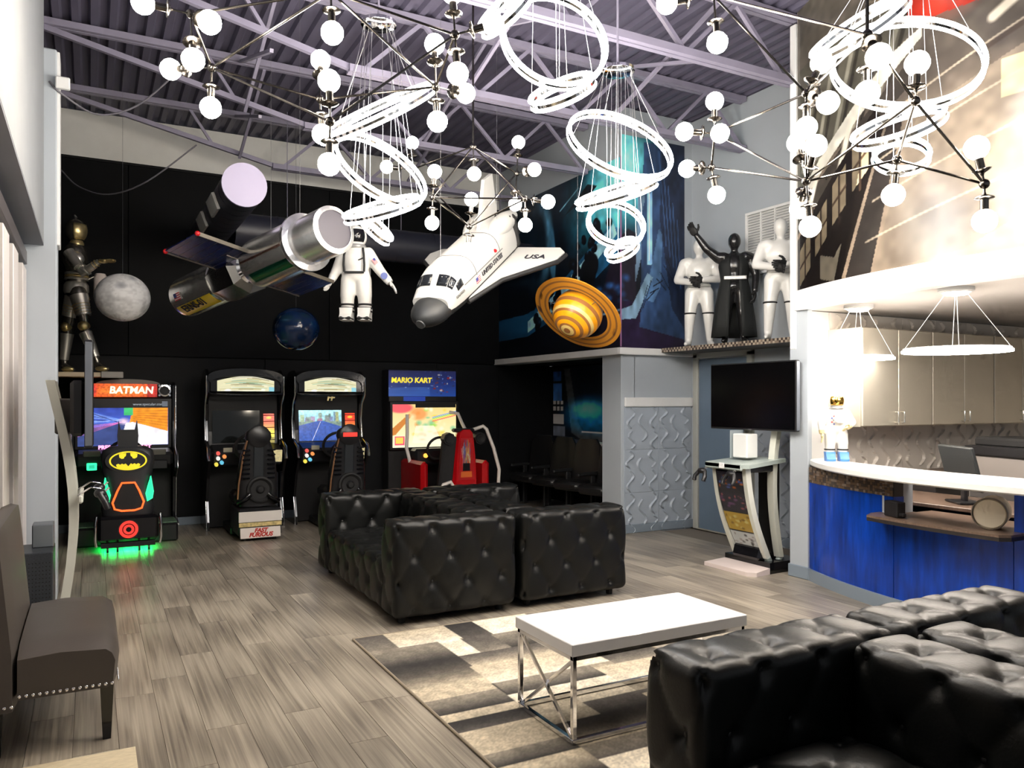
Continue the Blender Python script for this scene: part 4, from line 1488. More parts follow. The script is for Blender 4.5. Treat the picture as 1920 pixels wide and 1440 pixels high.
def racing_cabinet(label, loc, screen_on, seat_card):
    t = thing('racing_arcade', label, 'arcade machine', loc, 0, 'racing arcade machines')
    prof = [(0, 0), (0, 1.72), (-.22, 1.90), (-.46, 1.92), (-.60, 1.84), (-.60, 1.62), (-.47, 1.50), (-.43, 1.30), (-.48, 1.06), (-.72, .98), (-.78, .84), (-.62, .62), (-.52, .34), (-.60, .10), (-.60, 0)]
    for s in (-1, 1):
        MB().prism(prof, s * .445, s * .415, lambda a, b, h: Vector((h, a, b))).build('side_panel', M_gloss, t)
        MB().tube([(s * .447, a - .004, b) for a, b in prof[4:9]], .012, 8).build('edge_trim', M_chedge, t, 60)
        MB().tube([(s * .447, a - .006, b) for a, b in prof[8:11]], .015, 8).build('edge_trim', M_chedge, t, 60)
        MB().tube([(s * .447, a - .006, b) for a, b in prof[12:15]], .010, 8).build('edge_trim', M_chedge, t, 60)
    MB().box((0, -.22, .90), (.82, .40, 1.78), bev=.01).build('cabinet_body', M_matte, t)
    # marquee: black rounded hood around a lit sign
    secs = []
    for i in range(25):
        a = math.pi * i / 24
        x, z = -.44 * math.cos(a), 1.80 + .13 * math.sin(a) ** .7
        secs.append([Vector((x, -.64, z)), Vector((x, -.40, z + .02)), Vector((x * .9, -.40, 1.72)), Vector((x * .9, -.64, 1.74 + .10 * math.sin(a) ** .7))])
    MB().loft(secs).build('marquee_hood', M_gloss, t, 50)
    MB().box((0, -.50, 1.735), (.84, .22, .20), bev=.02).build('marquee_box', M_gloss, t)
    MB().tube([(-.42 * math.cos(math.pi * i / 16), -.625 - .03 * math.sin(math.pi * i / 16), 1.635 - .025 * math.sin(math.pi * i / 16)) for i in range(17)], .014, 8).build('lip', M_gloss, t, 60)
    c = Cv(90, 30, (.88, .86, .70))
    r = np.random.RandomState(4)
    for k in range(26):
        y = r.uniform(0, 1)
        c.line(r.uniform(0, .6), y, r.uniform(.4, 1), y + r.uniform(-.03, .03), .03, [(.99, .98, .93), (.60, .55, .28), (.45, .66, .58), (.97, .94, .76), (.35, .30, .16)][k % 5], .65)
    c.ell(.18, .08, .07, .12, (1, 1, 1), .5)
    c.ell(.80, .10, .05, .14, (.95, .98, .9), .5)
    c.rect(.90, 0, 1, .4, (.55, .80, .85))
    picture('marquee_sign', c, lambda s, tt: ((s - .5) * .66, -.615 - .012 * np.sin(math.pi * s), 1.655 + tt * (.125 + .055 * np.sin(math.pi * s))), M_mar, t)
    # monitor bezel and screen
    MB().box((0, -.40, 1.22), (.82, .03, .50), Matrix.Rotation(-.10, 3, 'X'), bev=.006).build('monitor_bezel', M_plastic, t)
    if screen_on:
        picture('screen', road_picture((.55, .75, .85), (.16, .32, .66), (.45, .55, .50), 12), flat(-.36, .19, 1.03, 1.42, -.462, .04), M_scr, t)
        lettering('FF', .10, pm('gold_badge', (.75, .62, .30), .3, .6), t, (0, -.60, 1.575), (1, 0, 0), (0, 0, 1), .006, .004, .2, name='badge')
    else:
        MB().box((-.085, -.43, 1.225), (.55, .02, .39), Matrix.Rotation(-.10, 3, 'X')).build('screen', M_off, t)
    # scalloped light panel right of the screen
    c = Cv(16, 50, (.9, .3, .05))
    c.vgrad((.98, .86, .12), (.93, .22, .05), .35, .75)
    c.rect(0, .75, 1, 1, (.92, .22, .06))
    c.rect(0, .0, 1, .20, (.55, .50, .12))
    c.vgrad((.85, .80, .2), (.98, .86, .12), .2, .35)
    c.ell(.5, .86, .30, .05, (.98, .75, .2), .3)
    picture('light_panel', c, flat(.235, .365, 1.02, 1.38, -.470, .04), M_scr, t)
    for k in range(5):
        MB().box((.30, -.466 + k * .008, 1.06 + k * .075), (.145, .010, .008), bev=.002).build('panel_rib', M_matte, t)
    # dash
    MB().box((0, -.60, .89), (.82, .30, .20), Matrix.Rotation(.25, 3, 'X'), bev=.03).build('dashboard', M_plastic, t)
    for (x, z, col) in ((-.34, .93, (.85, .12, .10)), (-.34, .87, (.9, .9, .88)), (-.27, .89, (.95, .35, .1)), (-.30, .82, (.15, .6, .85)), (-.36, .80, (.9, .75, .1))):
        MB().cyl((x, -.755, z), (x, -.785, z - .006), .022, n=14).build('button', pm('btn_%d_%d' % (col[0] * 99, col[1] * 99), col, .3, emit=(col, .5)), t, 40)
    MB().box((-.23, -.752, .955), (.10, .012, .07), Matrix.Rotation(.25, 3, 'X'), bev=.003).build('decal', pm('decal_pale', srgb(190, 190, 170), .5), t)
    MB().box((.33, -.756, .875), (.13, .012, .15), Matrix.Rotation(.25, 3, 'X'), bev=.004).build('instruction_card', pm('card_yellow', srgb(220, 205, 150), .5, emit=((.8, .7, .4), .25), var=.3, vscale=40), t)
    n = 28
    MB().tube([(.17 * math.cos(2 * math.pi * i / n), -.90 - .06 * math.sin(2 * math.pi * i / n), 1.0 + .15 * math.sin(2 * math.pi * i / n)) for i in range(n)], .018, 8, closed=True).build('steering_wheel', M_matte, t, 60)
    MB().cyl((0, -.72, .93), (0, -.90, .99), .035, n=12).build('steering_column', M_matte, t)
    MB().box((.26, -.33, .35), (.30, .30, .62), bev=.01).build('coin_door', pm('coin_panel', srgb(40, 42, 50), .4), t)
    MB().box((0, -.80, .06), (.50, .60, .08), bev=.01).build('floor_rail', M_plastic, t)
    # seat, seen from behind
    y0 = -1.28
    secs = []
    for z, w, th, dy in ((.36, .40, .17, -.02), (.46, .45, .19, -.02), (.60, .44, .17, -.03), (.78, .42, .15, -.05), (.94, .37, .13, -.07), (1.04, .30, .11, -.09), (1.09, .26, .11, -.095), (1.13, .29, .12, -.10), (1.19, .27, .11, -.105), (1.225, .18, .07, -.105)):
        ring = []
        for q in range(20):
            a = 2 * math.pi * q / 20
            cs, sn = math.cos(a), math.sin(a)
            ring.append(Vector((w / 2 * (abs(cs) ** .6) * (1 if cs > 0 else -1), y0 + dy + th / 2 * (abs(sn) ** .7) * (1 if sn > 0 else -1), z)))
        secs.append(ring)
    MB().loft(secs).build('seat_back', M_plastic, t, 50)
    MB().box((0, y0 + .26, .44), (.46, .42, .14), bev=.04).build('seat_cushion', M_plastic, t, 40)
    for k in range(7):
        for s in (-1, 1):
            MB().box((s * .135, y0 - .112 - k * .006, .68 + k * .052), (.085, .05, .020), bev=.006).build('rib', M_gloss, t)
    MB().box((0, y0 - .125, .86), (.11, .03, .36), Matrix.Rotation(.10, 3, 'X'), bev=.006).build('spine_panel', pm('spine_dark', srgb(26, 32, 38), .6), t)
    MB().lathe([(0, -.055), (.03, -.05), (.05, -.02), (.10, -.022), (.125, -.045), (.145, -.04), (.15, 0), (0, 0)], 32, (.02, y0 - .10, .55), (0, 1, 0)).build('speaker', M_matte, t, 40)
    MB().lathe([(0, -.018), (.110, -.012), (.125, 0), (0, 0)], 28, (0, y0 - .162, 1.145), (0, 1, 0)).build('headrest_badge', M_plastic, t, 40)
    if seat_card:
        MB().box((0, y0 - .185, 1.145), (.17, .008, .05), bev=.003).build('red_card', pm('card_red', (.7, .03, .03), .3, emit=((.9, .05, .03), .6)), t)
    for s in (-1, 1):
        MB().tube([(s * .20, y0 - .05, .40), (s * .21, y0 - .13, .42), (s * .14, y0 - .17, .46), (s * .10, y0 - .15, .50)], .030, 8).build('corner_vent', M_gloss, t, 50)
    MB().tube([(-.22, y0 - .10, .45), (-.21, y0 - .12, .62), (-.17, y0 - .15, .92), (-.13, y0 - .17, 1.10)], .010, 6).build('piping', pm('tan_piping', srgb(150, 110, 80), .4), t, 60)
    # pedestal with plates
    MB().box((0, y0 + .05, .20), (.46, .56, .30), bev=.015).build('pedestal', M_plastic, t)
    MB().box((0, y0 - .238, .265), (.46, .016, .115), bev=.004).build('white_plate', pm('plate_white', srgb(226, 220, 214), .4), t)
    MB().box((0, y0 - .240, .180), (.455, .014, .045), bev=.003).build('chevron_plate', pm('plate_chevron', srgb(206, 186, 130), .4, var=.4, vscale=26), t)
    MB().box((0, y0 - .246, .090), (.43, .014, .115), Matrix.Rotation(-.12, 3, 'X'), bev=.004).build('name_plate', pm('plate_pale', srgb(232, 222, 216), .4), t)
    MR = pm('letter_red', srgb(190, 40, 30), .4)
    lettering('FAST', .062, MR, t, (.0, y0 - .2555, .115), (1, 0, 0), (0, .12, 1), .002, .003, .3)
    lettering('FURIOUS', .062, MR, t, (.0, y0 - .2575, .068), (1, 0, 0), (0, .12, 1), .002, .003, .3)
    for s in (-1, 1):
        MB().cyl((s * .16 - .012, y0 - .20, .022), (s * .16 + .012, y0 - .20, .022), .022, n=14).build('caster', M_plastic, t, 40)
    return t


racing_cabinet('black racing arcade machine with a dark screen beside the bat emblem game', (1.65, 10.455, 0), False, False)
racing_cabinet('black racing arcade machine with a blue road on screen, third from left', (2.68, 10.455, 0), True, True)

# ---- bat emblem driving game
t = thing('bat_arcade', 'driving arcade machine with yellow bat emblem seat and green underglow', 'arcade machine', (.34, 10.45, 0))
prof = [(0, 0), (0, 1.76), (-.40, 1.76), (-.46, 1.72), (-.46, 1.30), (-.50, 1.00), (-.72, .92), (-.74, .78), (-.55, .66), (-.50, .20), (-.80, .14), (-.80, 0)]
for s in (-1, 1):
    MB().prism(prof, s * .535, s * .505, lambda a, b, h: Vector((h, a, b))).build('side_panel', M_gloss, t)
    MB().tube([(s * .537, a - .006, b) for a, b in prof[3:9]], .012, 8).build('edge_trim', M_chedge, t, 60)
    MB().tube([(s * .537, a - .006, b) for a, b in prof[8:11]], .010, 8).build('edge_trim', M_chedge, t, 60)
MB().box((0, -.20, .87), (1.0, .38, 1.74), bev=.008).build('cabinet_body', M_matte, t)
c = Cv(110, 24, (.95, .35, .10))
c.rect(0, 0, .12, 1, (.98, .90, .55))
c.ell(.2, .5, .09, .6, (.80, .12, .22), .6)
c.rect(.88, 0, 1, 1, (.75, .12, .08))
c.ell(.55, .45, .40, .55, (.98, .50, .14), .8)
c.noise(14, .3, 6)
picture('marquee_sign', c, flat(-.50, .34, 1.585, 1.735, -.470), M_mar, t)
lettering('BATMAN', .112, emat('letter_glow', (1, .90, .60), 1.0), t, (.07, -.474, 1.660), (1, 0, 0), (0, 0, 1), .003, .004, .12)
secs = []
for i in range(17):
    a = math.pi * i / 16
    secs.append([Vector((-.33 * math.cos(a) + .04, -.45, 1.735 + .055 * math.sin(a))), Vector((-.33 * math.cos(a) + .04, -.44, 1.735 + .055 * math.sin(a))), Vector((-.33 * math.cos(a) + .04, -.44, 1.73)), Vector((-.33 * math.cos(a) + .04, -.45, 1.73))])
MB().loft(secs).build('acrylic_arch', pm('smoky_acrylic', srgb(120, 118, 112), .15), t)
MB().lathe([(.052, -.02), (.068, -.018), (.068, 0), (.052, 0)], 30, (.42, -.462, 1.66), (0, 1, 0)).build('speaker_ring', M_chrome, t, 40)
MB().cyl((.42, -.455, 1.66), (.42, -.468, 1.66), .054, n=24).build('speaker_cone', M_matte, t)
for dx in (-.055, .055):
    for dz in (-.055, .055):
        MB().cyl((.42 + dx, -.455, 1.66 + dz), (.42 + dx, -.475, 1.66 + dz), .012, n=10).build('bolt', M_chrome, t)
MB().box((0, -.415, 1.28), (1.0, .03, .58), bev=.006).build('monitor_bezel', M_plastic, t)
c = Cv(150, 84, (.25, .35, .75))
c.vgrad((.30, .42, .85), (.18, .26, .62), .45, 1)
r = np.random.RandomState(9)
for k in range(18):
    c.line(0, .5 + r.uniform(0, .5), .5, .55 + r.uniform(-.02, .15), .012, [(.45, .62, .95), (.12, .16, .40), (.6, .7, 1)][k % 3], .7)
c.poly([(.56, .60), (.60, 1), (1, 1), (1, .35)], (.95, .58, .12))
for k in range(7):
    c.line(.6, .66 + k * .05, 1, .50 + k * .085, .010, (.70, .38, .08), .7)
c.rect(.50, .80, .60, 1, (.25, .75, .45))
c.poly([(0, 0), (0, .42), (.50, .60), (.58, .6), (.45, 0)], (.22, .28, .50))
c.poly([(.45, 0), (.52, .60), (.60, .62), (1, .36), (1, 0)], (.97, .95, .97))
for k in range(6):
    c.line(0, .50 - .05 * k, .48, .62, .010, (.95, .45, .75), .6)
c.ell(.50, .64, .08, .12, (1, .85, .95), .8)
c.noise(12, .10, 3)
picture('screen', c, flat(-.47, .46, 1.03, 1.46, -.436), M_scr, t)
MP = emat('pink_letters', (1, .25, .6), 2.0)
lettering('PRESS', .060, MP, t, (-.19, -.4385, 1.01), (1, 0, 0), (0, 0, 1), .002, .003)
lettering('START', .060, MP, t, (.19, -.4385, 1.01), (1, 0, 0), (0, 0, 1), .002, .003)
lettering('www.specular.com', .042, emat('dim_letters', (.5, .55, .6), .6), t, (.25, -.434, 1.50), (1, 0, 0), (0, 0, 1), .001)
MB().box((.425, -.433, 1.505), (.06, .006, .06)).build('sticker', pm('sticker_pale', srgb(150, 165, 190), .4), t)
MB().box((0, -.60, .90), (.98, .24, .16), Matrix.Rotation(.2, 3, 'X'), bev=.03).build('dashboard', M_plastic, t)
for s in (-1, 1):
    MB().box((s * .33, -.725, .96), (.17, .02, .07), Matrix.Rotation(.3, 3, 'X'), bev=.01).build('air_vent', pm('vent_silver', srgb(120, 118, 112), .35, .6), t)
MG = emat('green_glow', (.03, 1.0, .32), 1.3)
MB().box((-.33, -.735, .82), (.10, .014, .08), bev=.01).build('green_button', MG, t)
MB().box((-.33, -.744, .82), (.055, .008, .04), bev=.004).build('button_face', emat('green_dark', (.02, .45, .25), 1.0), t)
MB().box((-.50, -.735, .82), (.03, .014, .08), bev=.008).build('green_button', MG, t)
MB().box((.34, -.73, .82), (.18, .016, .10), bev=.01).build('coin_panel', M_plastic, t)
for s in (-1, 1):
    MB().box((s * .36, -.80, .10), (.30, .60, .20), bev=.02).build('foot_platform', M_plastic, t)
    MB().box((s * .36, -.90, .208), (.28, .36, .012), bev=.003).build('tread_plate', pm('tread_green_grey', srgb(120, 150, 128), .4, .5, var=.3, vscale=60), t)
n = 24
MB().tube([(.16 * math.cos(2 * math.pi * i / n), -.84 - .05 * math.sin(2 * math.pi * i / n), .98 + .12 * math.sin(2 * math.pi * i / n)) for i in range(n)], .018, 8, closed=True).build('steering_wheel', M_matte, t, 60)
# seat shell with ears
y0 = -1.36
M_shell = pm('seat_shell', (.022, .023, .026), .38)
secs = []
for z, w, th in ((.34, .46, .24), (.44, .50, .26), (.56, .44, .24), (.66, .40, .22), (.80, .47, .22), (.94, .51, .20), (1.03, .47, .17), (1.07, .34, .12)):
    ring = []
    for q in range(24):
        a = 2 * math.pi * q / 24
        cs, sn = math.cos(a), math.sin(a)
        ring.append(Vector((w / 2 * (abs(cs) ** .55) * (1 if cs > 0 else -1), y0 + th / 2 * (abs(sn) ** .6) * (1 if sn > 0 else -1), z)))
    secs.append(ring)
MB().loft(secs).build('seat_shell', M_shell, t, 50)
poly = [(-.090, 1.05), (-.098, 1.18), (-.086, 1.335), (-.066, 1.24), (.066, 1.24), (.086, 1.335), (.098, 1.18), (.090, 1.05)]
MB().prism(poly, y0 - .055, y0 + .055, lambda a, b, h: Vector((a, h, b))).build('headrest', M_shell, t)
n = 40
ZE = .925
oval = lambda rx, rz: [(rx * math.cos(2 * math.pi * i / n), ZE + rz * math.sin(2 * math.pi * i / n)) for i in range(n)]
yf = y0 - .104
MB().prism(oval(.212, .125), yf - .008, yf + .02, lambda a, b, h: Vector((a, h, b))).build('emblem_plate', pm('emblem_black', (.015, .015, .016), .45), t)
MY = pm('emblem_yellow', (.95, .80, .03), .4, emit=((.95, .80, .03), .35))
MB().prism(oval(.176, .098), yf - .011, yf - .004, lambda a, b, h: Vector((a, h, b))).build('emblem_oval', MY, t)
MB().prism(oval(.160, .084), yf - .0135, yf - .008, lambda a, b, h: Vector((a, h, b))).build('emblem_inner', pm('emblem_black', (.015, .015, .016), .45), t)
# the two yellow fields that leave the bat shape dark
for s in (-1, 1):
    up = [(s * .018, .944), (s * .022, .915), (s * .036, .905), (s * .040, .890), (s * .060, .886), (s * .082, .900), (s * .086, .932), (s * .058, .943)]
    MB().prism(up, yf - .017, yf - .012, lambda a, b, h: Vector((a, h, b + ZE - .865))).build('emblem_field', MY, t)
low = [(0, .808), (.014, .826), (.026, .838), (.040, .828), (.058, .838), (.074, .826), (.092, .838), (.112, .826), (.106, .806), (.078, .788), (.04, .783), (0, .781), (-.04, .783), (-.078, .788), (-.106, .806), (-.112, .826), (-.092, .838), (-.074, .826), (-.058, .838), (-.040, .828), (-.026, .838), (-.014, .826)]
MB().prism(low, yf - .017, yf - .012, lambda a, b, h: Vector((a, h, b + ZE - .865))).build('emblem_field', MY, t)
hexa = [(-.060, .70), (.060, .70), (.100, .62), (.145, .50), (.125, .435), (.06, .415), (-.06, .415), (-.125, .435), (-.145, .50), (-.100, .62)]
MB().tube([(a, y0 - .134, b) for a, b in hexa], .010, 8, closed=True).build('orange_light', emat('orange_glow', (1, .10, .015), 1.6), t, 60)
MB().prism(hexa, y0 - .130, y0 - .10, lambda a, b, h: Vector((a, h, b))).build('back_plate', M_matte, t)
for s in (-1, 1):
    gl = [(s * .21, .76), (s * .235, .60), (s * .225, .53), (s * .18, .50), (s * .165, .58), (s * .19, .68)]
    MB().prism(gl, y0 - .115, y0 - .09, lambda a, b, h: Vector((a, h, b))).build('green_panel', pm('green_lens', (.0, .25, .10), .2, emit=((.03, .9, .35), .9)), t)
    MB().tube([(a, y0 - .116, b) for a, b in gl], .006, 6, closed=True).build('green_rim', MG, t, 60)
MB().box((0, y0 + .22, .40), (.44, .40, .14), bev=.03).build('seat_cushion', M_matte, t)
MB().box((0, y0 + .02, .24), (.56, .48, .26), bev=.03).build('pedestal', M_gloss, t)
for s in (-1, 1):
    MB().tube([(s * .29, y0 - .22, .38), (s * .30, y0 - .235, .30), (s * .30, y0 - .235, .14), (s * .29, y0 - .22, .08)], .014, 8).build('silver_bracket', M_chrome, t, 60)
MB().lathe([(0, -.004), (.098, -.004), (.098, .004), (0, .004)], 36, (0, y0 - .222, .235), (0, 1, 0)).build('red_light_backing', M_matte, t, 40)
MB().lathe([(.026, -.014), (.046, -.016), (.050, -.010), (.026, -.010)], 32, (0, y0 - .222, .235), (0, 1, 0)).build('red_light_core', emat('red_glow', (1, .03, .02), 1.1), t, 40)
MB().lathe([(.064, -.016), (.084, -.016), (.088, -.006), (.060, -.006)], 36, (0, y0 - .222, .235), (0, 1, 0)).build('red_light_ring', emat('red_glow', (1, .03, .02), 1.1), t, 40)
MB().cyl((0, y0 - .215, .235), (0, y0 - .236, .235), .030, n=24).build('red_light_hub', M_gloss, t)
for s in (-1, 1):
    for dx in (.10, .19):
        MB().cyl((s * dx - .01, y0 - .17, .032), (s * dx + .01, y0 - .17, .032), .030, n=14).build('caster', M_plastic, t, 40)
MB().box((0, y0 + .02, .085), (.50, .40, .03)).build('chassis', M_plastic, t)
for s in (-1, 1):
    MB().box((s * .245, y0 + .02, .075), (.012, .40, .05)).build('skirt', M_plastic, t)
for s in (-1, 1):
    MB().box((0, y0 + .02 + s * .195, .075), (.50, .012, .05)).build('skirt', M_plastic, t)
MB().box((0, y0 + .02, .067), (.47, .37, .004)).build('underglow_strip', emat('underglow', (.01, 1.0, .12), 13.0), t)

# ---- kart racing game
t = thing('kart_arcade', 'kart racing arcade machine with white tube cage and red seat', 'arcade machine', (4.10, 10.455, 0))
MB().box((-.03, -.13, .99), (1.0, .24, 1.96), bev=.008).build('cabinet_body', M_matte, t)
c = Cv(130, 54, (.05, .12, .40))
c.vgrad((.10, .28, .62), (.04, .08, .30))
r = np.random.RandomState(2)
for k in range(60):
    c.ell(r.uniform(0, 1), r.uniform(.3, 1), r.uniform(.004, .02), r.uniform(.008, .03), [(.35, .50, .85), (.15, .25, .60), (.75, .82, .95)][k % 3], .6, .7)
for k in range(6):
    c.line(0, .05 + .05 * k, .6, .04 + .06 * k, .02, (.30, .50, .85), .6)
for k in range(26):
    c.ell(r.uniform(.66, .98), r.uniform(.1, .95), r.uniform(.01, .03), r.uniform(.02, .07), [(.55, .10, .12), (.20, .12, .16), (.75, .70, .68), (.40, .16, .20), (.12, .18, .40)][k % 5], .5, .9)
picture('marquee_sign', c, flat(-.53, .47, 1.60, 1.955, -.262), vcm('poster_print', .3, .55), t)
lettering('MARIO KART', .100, pm('letter_yellow', (.95, .78, .05), .35, emit=((.95, .75, .05), .5)), t, (-.20, -.268, 1.82), (1, 0, 0), (0, 0, 1), .004, .003, .1)
MB().box((-.03, -.262, 1.565), (1.0, .02, .07), bev=.004).build('speaker_bar', M_plastic, t)
picture('speaker_print', Cv(30, 8, (.10, .25, .65)), flat(-.32, .0, 1.535, 1.598, -.275), vcm('poster_print', .3, .55), t)
MB().box((-.02, -.28, 1.20), (1.02, .06, .67), bev=.012).build('monitor_bezel', M_plastic, t)
c = Cv(140, 84, (.98, .92, .62))
r = np.random.RandomState(14)
c.vgrad((.98, .95, .80), (.92, .80, .50))
c.poly([(0, .45), (.25, .78), (.30, .74), (.05, .30), (0, .28)], (.80, .50, .22))
c.ell(.12, .92, .22, .14, (.95, .35, .38), .3)
c.ell(.40, .78, .16, .18, (.98, .62, .36), .4)
for k in range(40):
    c.ell(r.uniform(.3, 1), r.uniform(.15, .9), r.uniform(.03, .08), r.uniform(.03, .10), [(.98, .80, .25), (.55, .82, .25), (.98, .55, .25), (.95, .90, .70), (.45, .75, .55), (.98, .95, .85)][k % 6], .8, .75)
c.poly([(.30, .10), (.36, .50), (.64, .50), (.80, .05)], (.99, .95, .85), .7)
for k in range(4):
    c.line(.62, .60 + .03 * k, 1, .74 + .03 * k, .014, [(.95, .3, .3), (.98, .85, .2), (.4, .8, .4), (.35, .55, .95)][k], .8)
c.rect(.03, .06, .18, .26, (.92, .30, .45))
c.rect(.05, .09, .16, .23, (.98, .80, .35))
picture('screen', c, flat(-.49, .45, .90, 1.49, -.312), M_scr, t)
MB().box((.14, -.318, 1.475), (.60, .012, .06)).build('bezel_notch', M_matte, t)
# cockpit
MW = pm('white_tube', srgb(236, 228, 220), .35)
MB().box((-.30, -.62, .42), (.10, .80, .66), bev=.04).build('side_pod', M_red, t)
MB().box((.52, -.70, .42), (.10, .90, .66), bev=.04).build('side_pod', M_red, t)
MB().box((.11, -.60, .12), (.74, 1.0, .12), bev=.02).build('floor_pan', M_plastic, t)
MB().box((.05, -.46, .78), (.62, .22, .22), bev=.03).build('dashboard', M_plastic, t)
MB().cyl((-.12, -.58, .80), (-.12, -.60, .80), .03, n=16).build('start_button', emat('orange_button', (1, .35, .05), 1.6), t)
n = 26
MB().tube([(.02 + .16 * math.cos(2 * math.pi * i / n), -.70 - .05 * math.sin(2 * math.pi * i / n), .90 + .15 * math.sin(2 * math.pi * i / n)) for i in range(n)], .018, 8, closed=True).build('steering_wheel', M_matte, t, 60)
y0 = -1.00
secs = []
for z, w in ((.30, .34), (.5, .36), (.8, .32), (1.02, .27), (1.12, .22), (1.16, .12)):
    secs.append([Vector((.24 + sx * w / 2 + .02, y0 + sy, z)) for sx, sy in ((-1, -.02), (-.8, -.07), (.8, -.07), (1, -.02), (.8, .07), (-.8, .07))])
MB().loft(secs).build('seat_back', M_red, t, 30)
c = Cv(30, 60, (.75, .10, .12))
r = np.random.RandomState(6)
for k in range(40):
    x = r.uniform(.2, .8)
    c.line(x, r.uniform(.3, .6), x + r.uniform(-.1, .1), r.uniform(.5, .95), .02, [(.85, .75, .35), (.25, .3, .6), (.8, .4, .3), (.45, .25, .5), (.75, .75, .75)][k % 5], .8)
c.rect(.25, .22, .75, .40, (.03, .03, .05))
c.rect(.15, .06, .85, .20, (.90, .45, .20))
picture('seat_print', c, lambda s, tt: (.26 + (s - .5) * (.24 - .08 * tt), y0 - .074 + 0 * s, .50 + tt * .55), vcm('seat_vinyl', .3), t)
MB().box((.02, y0 + .02, .72), (.20, .12, .72), Matrix.Rotation(.12, 3, 'Y'), bev=.03).build('seat_bolster', M_matte, t)
for x in (.02, .47):
    MB().cyl((x, y0 + .04, 1.04), (x, y0 - .07, 1.04), .085, n=8).build('speaker_pod', M_plastic, t)
    MB().lathe([(0, -.004), (.035, -.002), (.06, -.012), (.066, 0), (0, 0)], 24, (x, y0 - .07, 1.04), (0, 1, 0)).build('speaker_cone', M_matte, t, 40)
MB().box((.245, y0 + .0, 1.15), (.30, .12, .05), bev=.02).build('head_bar', M_plastic, t)
for nm_, pts in (('cage_tube', [(.30, -.42, 1.38), (.42, -.45, 1.36), (.44, -.55, 1.22), (.42, -.75, 1.10)]),
                 ('cage_tube', [(.36, -.90, 1.13), (.46, -.98, 1.17), (.54, -1.0, 1.20), (.58, -1.02, 1.16), (.66, -1.08, .90), (.73, -1.10, .62), (.70, -1.12, .30), (.69, -1.12, .06)]),
                 ('cage_tube', [(.70, -1.12, .36), (.2, -1.22, .37), (.0, -1.24, .36)]),
                 ('cage_tube', [(-.20, -1.24, .06), (-.18, -1.24, .40), (-.14, -1.24, .47), (-.04, -1.24, .50), (.0, -1.24, .44), (.02, -1.24, .06)]),
                 ('cage_tube', [(-.30, -.36, 1.35), (-.32, -.42, 1.10), (-.36, -.50, .90), (-.32, -.55, .68)])):
    MB().tube(pts, .024, 10).build(nm_, MW, t, 60)
MB().box((-.20, -.50, .40), (.03, .2, .62)).build('wood_strip', pm('ply', srgb(190, 160, 110), .6), t)

